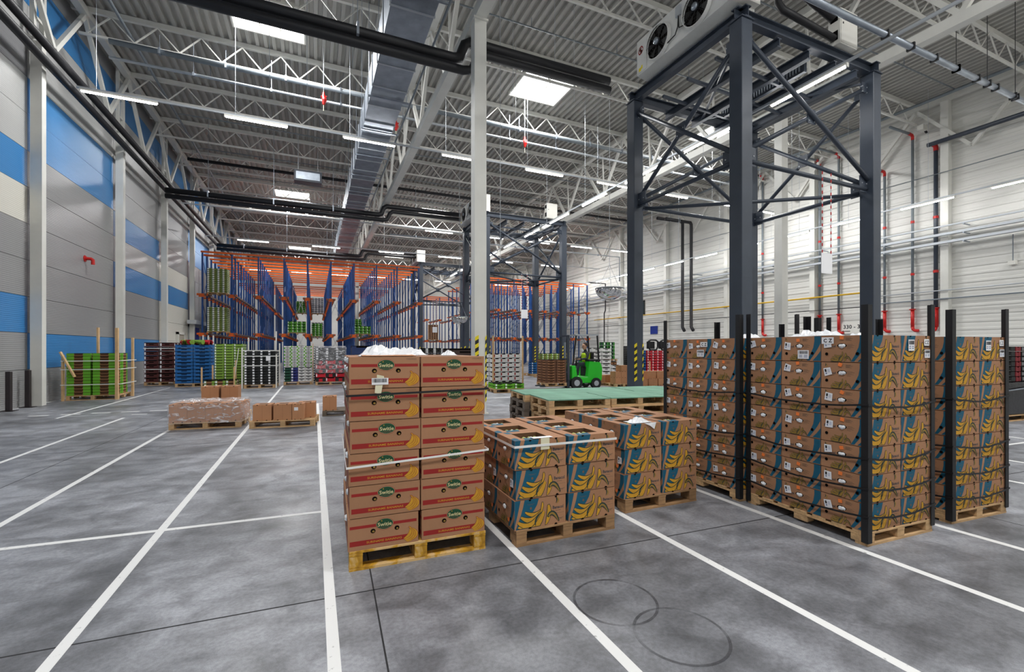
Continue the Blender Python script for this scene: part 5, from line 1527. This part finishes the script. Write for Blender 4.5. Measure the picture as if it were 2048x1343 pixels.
for n, (me, lx, ly) in enumerate(((pb2, .06, .04), (pb2, .46, .03), (pb3, .83, .02), (pb4, .9, .28))):
    x, y = rot2((-1.264, 11.0), -.12, lx, ly)
    o = pbox(me, ['first kraft carton on the four carton pallet, beside the wrapped load', 'second kraft carton on the four carton pallet', 'narrow labelled kraft carton on the four carton pallet', 'kraft carton behind the narrow labelled one'][n], x, y, .151, -.12 + (.05 if n == 3 else 0))
    if n == 2:
        q = MB(); q.box(.04, -.003, .2, .12, -.001, .27); q.obj('paper_label', [m_paper], o)
pallet('small pallet holding a single kraft carton behind the red striped stack', (.19, 12.28, 0), -.05, 1.1, .8, .13, m_woodg, group='pallets in the middle of the hall')
pbox(plain_box(.33, .34, .36), 'single kraft carton alone on its pallet', .2, 12.35, .131, -.05)
pallet('pallet behind the film wrapped cartons', (-2.5, 12.55, 0), -.05, 1.0, .8, .144, group='pallets in the middle of the hall')
b40 = plain_box(.35, .36, .33)
for k in range(2):
    for i in range(2):
        pbox(b40, 'kraft carton behind the wrapped load, %s %s' % (['lower', 'upper'][k], ['by the wall', 'by the aisle'][i]), -2.42 + i * .40, 12.6 - i * .03, .145 + k * .331, -.05)
# cartons beside the first tower
pallet('low pallet with small kraft cartons behind the tower post', (12.0, 17.3, 0), -.1, 1.0, .8, .144, group='pallets in the middle of the hall')
for i in range(3): pbox(plain_box(.26, .3, .34), 'small kraft carton behind the tower post, %s on its pallet' % ORD[i], 12.08 + i * .29, 17.32 - i * .03, .145, -.1)
pallet('pallet under the stepped kraft cartons beside the tower post', (12.3, 16.5, 0), 0, .95, .9, .13, full=False)
for k in range(4):
    for i in range(3):
        if k == 3 and i < 1 or k == 2 and i == 0 and False: continue
        if k == 3: continue
        if k == 2 and i < 1: continue
        pbox(plain_box(.3, .4, .27), 'stepped kraft carton by the tower post, %s layer, column %s' % (ORD[k], ORD[i]), 12.32 + i * .31, 16.52, .131 + k * .272)
for k in range(2):
    for i in range(3):
        if k == 1 and i == 0: continue
        pbox(pb5, 'kraft carton beyond the taped tower post, %s layer, %s' % (['lower', 'upper'][k], ORD[i]), 13.45 + i * .52, 16.3 - i * .05 + k * .1, .002 + k * .332)

# ------------------------------------------------------------------ black wrapped load by the outer tall stack
pallet('pallet under the black wrapped load near the white wall', (14.6, 4.95, 0), -.08, 2.2, 1.2, .14)
o = MB().box(0, 0, 0, 2.2, 1.1, .78).obj('black_wrapped_load', [M('black_film', (24, 24, 27), .22, bump=.4, bscale=12)], bevel=.02); o.location = (14.6, 4.98, .142); o.rotation_euler.z = -.08; tag(o, 'black film wrapped load low beside the outer tall stack', 'load')
cbk = crate_mesh(.5, .5, .115, k_black, k_black, True, C('dull_grey', (110, 110, 112)), .3); crd = crate_mesh(.2, .5, .115, C('dark_red', (120, 24, 32)), C('dark_red', (120, 24, 32)), False, None, .3)
crates('black ribbed crate', 'on the black wrapped load', cbk, 14.66, 4.98, .93, 1, 2, 7, .5, .52, .118, side='x0', rz=-.08)
crates('dark red narrow crate', 'on the black wrapped load', crd, 15.18, 4.94, .93, 1, 1, 7, .22, .52, .118, side='x0', rz=-.08)
crates('black outer crate', 'on the black wrapped load', cbk, 15.42, 4.92, .93, 2, 1, 7, .52, .52, .118, side='x0', rz=-.08)
o = MB().bar((0, 0, 0), (2.2, -.17, .12), .004, .03).obj('strap', [m_galv]); o.location = (14.6, 4.93, .72); tag(o, 'grey strap across the black wrapped load', 'strap')
# loads glimpsed behind the red striped stack
def load_stack(lbl, me, name, x, y, n, h, cat='crate'):  # piles the pieces of one load upwards from its pallet
    for k in range(n): tag(inst(me, name, None, (x, y, .15 + k * h)), '%s, %s from the floor' % (lbl, ORD[k]), cat, lbl)
pallet('pallet far behind the red striped stack, with black crates', (4.5, 21.0, 0), 0, 1.15, 1.0, .148, full=False)
for i in range(3): load_stack('black slotted crate column %s behind the red striped stack' % ORD[i], crate_mesh(.34, .5, .26, k_black, k_white, True, None, .08), 'slotted_crate', 4.52 + i * .37, 21.02, 6, .265)
pallet('pallet far behind the red striped stack, with a brown bin', (5.85, 21.0, 0), 0, 1.9, 1.0, .148, full=False)
load_stack('wide dark brown bin behind the red striped stack', crate_mesh(1.85, .9, .39, C('bin_brown', (58, 42, 36)), C('bin_brown', (58, 42, 36)), True, None, .06), 'bin', 5.87, 21.02, 4, .395, 'bin')
pallet('pallet far behind the red striped stack, with navy sacks', (1.55, 21.5, 0), 0, 1.0, 1.0, .148, full=False)
load_stack('navy blue sack behind the red striped stack', crate_mesh(.95, .9, .42, C('sack', (30, 50, 96)), C('sack', (30, 50, 96)), False, None, .2), 'sack', 1.57, 21.52, 4, .425, 'sack')

# ------------------------------------------------------------------ bollards
for n, (x, y) in enumerate(((-7.6, 16.72), (-7.6, 17.62))):
    t = thing('bollard', ['dark square bollard by the striped wall, away from the pale column', 'dark square bollard right beside the pale wall column'][n].replace('right beside', 'just beside'), 'bollard', (x, y, 0))
    MB().box(-.055, -.055, .01, .055, .055, 1.08).obj('post', [M('bollard_dark', (40, 32, 34), .5)], t, bevel=.01)
    MB().box(-.14, -.14, 0, .14, .14, .012).obj('base_plate', [M('bollard_dark', (40, 32, 34), .5)], t)

# ------------------------------------------------------------------ forklift with driver
m_fgreen = M('forklift_green', (44, 206, 44), .35)
fk = thing('forklift', 'bright green forklift carrying a pallet of brown crates in front of the second tower', 'forklift', (9.72, 16.25, 0), -.08)
mb = MB()
prof = [(.18, .22), (1.36, .22), (1.48, .34), (1.5, .8), (1.42, 1.02), (.92, 1.06), (.86, .44), (.42, .42), (.34, .9), (.18, .9)]
n = len(prof)
FS = 1.1
fk.scale = (FS, FS, FS)
mb.v = [(x, y, z) for y in (.04, .91) for x, z in prof]
mb.f = [tuple(range(n))[::1], tuple(range(n, 2 * n))[::-1]] + [(i, i + n, (i + 1) % n + n, (i + 1) % n) for i in range(n)]
mb.m = [0] * len(mb.f)
mb.obj('chassis', [m_fgreen], fk, bevel=.02)
MB().box(.9, .06, 1.06, 1.44, .89, 1.14).obj('motor_cover', [m_blackp], fk, bevel=.02)
s = MB(); s.box(.86, .25, .46, 1.2, .7, .86); s.box(1.14, .25, .86, 1.26, .7, 1.42); s.obj('seat', [m_blackp], fk, bevel=.03)
def wheel(x, y, r, wd=.16):
    o = MB().path([(x, y, r), (x, y + wd, r)], r, 18).obj('wheel', [m_blackp], fk, smooth=False)
    MB().path([(x, y - .006, r), (x, y + wd + .006, r)], r * .5, 12).obj('hub', [m_galvl], o)
for x, r in ((.36, .24), (1.2, .21)):
    for y in (-.02, .81): wheel(x, y, r)
for y in (.12, .77):
    MB().box(.02, y, .06, .12, y + .07, 2.05).obj('mast_rail', [m_dark], fk)
for z in (.3, 1.1, 2.0): MB().box(.03, .12, z, .1, .84, z + .07).obj('mast_crossbar', [m_dark], fk)
MB().tube((.09, .48, .2), (.09, .48, 1.8), .04, 10).obj('lift_cylinder', [m_galv], fk)
cr = MB(); cr.box(-.04, .1, .2, .0, .85, .26); cr.box(-.04, .1, .62, .0, .85, .68)
for i in range(5): cr.box(-.03, .14 + i * .16, .26, -.01, .17 + i * .16, 1.15)
cr.obj('load_backrest', [m_dark], fk)
for y in (.2, .66):
    f = MB(); f.box(-.05, y, .12, -.0, y + .11, .66); f.box(-1.05, y, .10, -.0, y + .11, .14); f.obj('fork', [m_dark], fk)
for x0, x1, y in ((.24, .38, .1), (.24, .38, .85), (1.38, 1.3, .1), (1.38, 1.3, .85)):
    MB().bar((x0, y, .9), (x1, y, 2.06), .05, .05).obj('guard_post', [m_blackp], fk)
g = MB()
for y in (.1, .85): g.bar((.34, y, 2.08), (1.34, y, 2.08), .05, .05)
for i in range(6): g.bar((.36 + i * .19, .1, 2.08), (.36 + i * .19, .85, 2.08), .035, .04)
g.obj('overhead_guard', [m_galvl], fk)
MB().bar((.48, .48, .44), (.6, .48, 1.12), .05, .05).obj('steering_column', [m_blackp], fk)
MB().path([(.6 + .15 * math.cos(a) * .5, .48 + .17 * math.sin(a), 1.13 + .15 * math.cos(a) * .5) for a in [2 * PI * i / 16 for i in range(17)]], .016, 6, cap=False).obj('steering_wheel', [m_blackp], fk)
c_, s_ = math.cos(-.08), math.sin(-.08)
def fkw(x, y, z): return (9.72 + (x * c_ - y * s_) * FS, 16.25 + (x * s_ + y * c_) * FS, z * FS)
pallet('pallet on the forks of the green forklift', fkw(-.92, -.02, .141), -.08, .93, 1.05, .13, group='pallets in the middle of the hall')
cbr = crate_mesh(.44, .5, .105, C('load_brown', (140, 96, 64)), C('load_brown2', (112, 74, 50)), True, None, .15)
fp = fkw(-.91, -.01, .262)
crates('brown carried crate', 'on the green forklift forks', cbr, fp[0], fp[1], fp[2], 2, 2, 9, .46, .51, .107, side='x0', top=True, rz=-.08)

def skin_body(name, joints, edges, mat, parent=None, sub=2, root=0):
    me = bpy.data.meshes.new(name)
    me.from_pydata([j[:3] for j in joints], edges, [])
    o = bpy.data.objects.new(name, me); COL.objects.link(o)
    md = o.modifiers.new('skin', 'SKIN'); md.use_smooth_shade = True
    for i, j in enumerate(joints):
        rr = j[3] if isinstance(j[3], tuple) else (j[3], j[3])
        me.skin_vertices[0].data[i].radius = rr
    me.skin_vertices[0].data[root].use_root = True
    ss = o.modifiers.new('sub', 'SUBSURF'); ss.levels = ss.render_levels = sub
    me.materials.append(mat)
    if parent: o.parent = parent
    return o
m_skin = M('skin', (205, 158, 130), .5); m_cloth = M('dark_work_clothes', (44, 48, 58), .8); m_vest = M('hi_vis_yellow', (206, 244, 40), .6); m_hair = M('dark_hair', (50, 38, 30), .7)
pos = fkw(1.02, .475, 0)
P = thing('person', 'seated forklift driver in a bright yellow vest over dark clothes, hands forward', 'person', pos, -.08)
P.scale = (FS, FS, FS)
# one continuous body, facing -X
J = [(0, 0, .95, .13), (-.02, 0, 1.12, .125), (-.02, 0, 1.3, (.12, .15)), (-.03, 0, 1.42, .085), (-.05, 0, 1.5, .052),
     (-.02, .19, 1.38, .066), (-.1, .26, 1.16, .05), (-.34, .16, 1.14, .036), (-.02, -.19, 1.38, .066), (-.1, -.26, 1.16, .05), (-.34, -.16, 1.14, .036),
     (-.05, .1, .92, .10), (-.42, .14, .93, .075), (-.46, .14, .52, .05), (-.05, -.1, .92, .10), (-.42, -.14, .93, .075), (-.46, -.14, .52, .05),
     (-.58, .14, .48, .035), (-.58, -.14, .48, .035), (-.07, 0, 1.57, .06), (-.065, 0, 1.64, .092), (-.055, 0, 1.72, .085), (-.05, 0, 1.765, .05)]
Ed = [(0, 1), (1, 2), (2, 3), (3, 4), (2, 5), (5, 6), (6, 7), (2, 8), (8, 9), (9, 10), (0, 11), (11, 12), (12, 13), (0, 14), (14, 15), (15, 16), (13, 17), (16, 18), (4, 19), (19, 20), (20, 21), (21, 22)]
skin_body('body', J, Ed, m_cloth, P)
hd = MB(); hd.path([(-.062, 0, 1.52), (-.07, 0, 1.55), (-.072, 0, 1.60), (-.068, 0, 1.66), (-.06, 0, 1.72), (-.055, 0, 1.765), (-.052, 0, 1.785)], [.055, .074, .092, .1, .094, .064, .02], 16)
head = hd.obj('head', [m_skin], P, smooth=True)
nn = MB(); nn.path([(-.165, 0, 1.665), (-.186, 0, 1.635), (-.166, 0, 1.622)], [.01, .016, .01], 6); nn.obj('nose', [m_skin], head, smooth=True)
for y in (-.035, .035):
    MB().path([(-.158, y, 1.663), (-.170, y, 1.663)], [.013, .006], 8).obj('eye', [m_pblk], head, smooth=True)
    MB().path([(-.06, y * 2.75, 1.66), (-.055, y * 3.05, 1.65), (-.06, y * 2.8, 1.62)], [.012, .018, .01], 6).obj('ear', [m_skin], head, smooth=True)
MB().bar((-.160, -.025, 1.592), (-.160, .025, 1.592), .014, .01).obj('mouth', [M('lips', (160, 90, 80), .5)], head)
hr = MB(); hr.path([(-.03, 0, 1.62), (-.035, 0, 1.69), (-.045, 0, 1.745), (-.05, 0, 1.785), (-.05, 0, 1.8)], [.1, .108, .104, .075, .02], 14); hr.obj('hair', [m_hair], head, smooth=True)
v = skin_body('vest', [(0, 0, .98, .17), (-.02, 0, 1.14, .175), (-.02, 0, 1.32, (.175, .215)), (-.02, 0, 1.40, (.13, .17))], [(0, 1), (1, 2), (2, 3)], m_vest, P)
for s in (-1, 1):
    h = skin_body('hand', [(-.34, s * .16, 1.14, .03), (-.40, s * .15, 1.14, .034)], [(0, 1)], m_skin, P)
    for q in range(4):
        y = s * (.128 + q * .015); l = (.045, .055, .058, .048)[q]
        skin_body('finger', [(-.40, y, 1.145, .009), (-.43 - l * .3, y, 1.15, .0085), (-.44 - l * .35, y, 1.125, .008), (-.425, y, 1.108, .007)], [(0, 1), (1, 2), (2, 3)], m_skin, h, 1)
    skin_body('thumb', [(-.375, s * .125, 1.14, .011), (-.40, s * .105, 1.125, .010), (-.425, s * .108, 1.112, .008)], [(0, 1), (1, 2)], m_skin, h, 1)
    skin_body('shoe', [(-.45, s * .14, .50, .045), (-.52, s * .14, .47, .045), (-.6, s * .14, .455, .035)], [(0, 1), (1, 2)], m_blackp, P, 1)
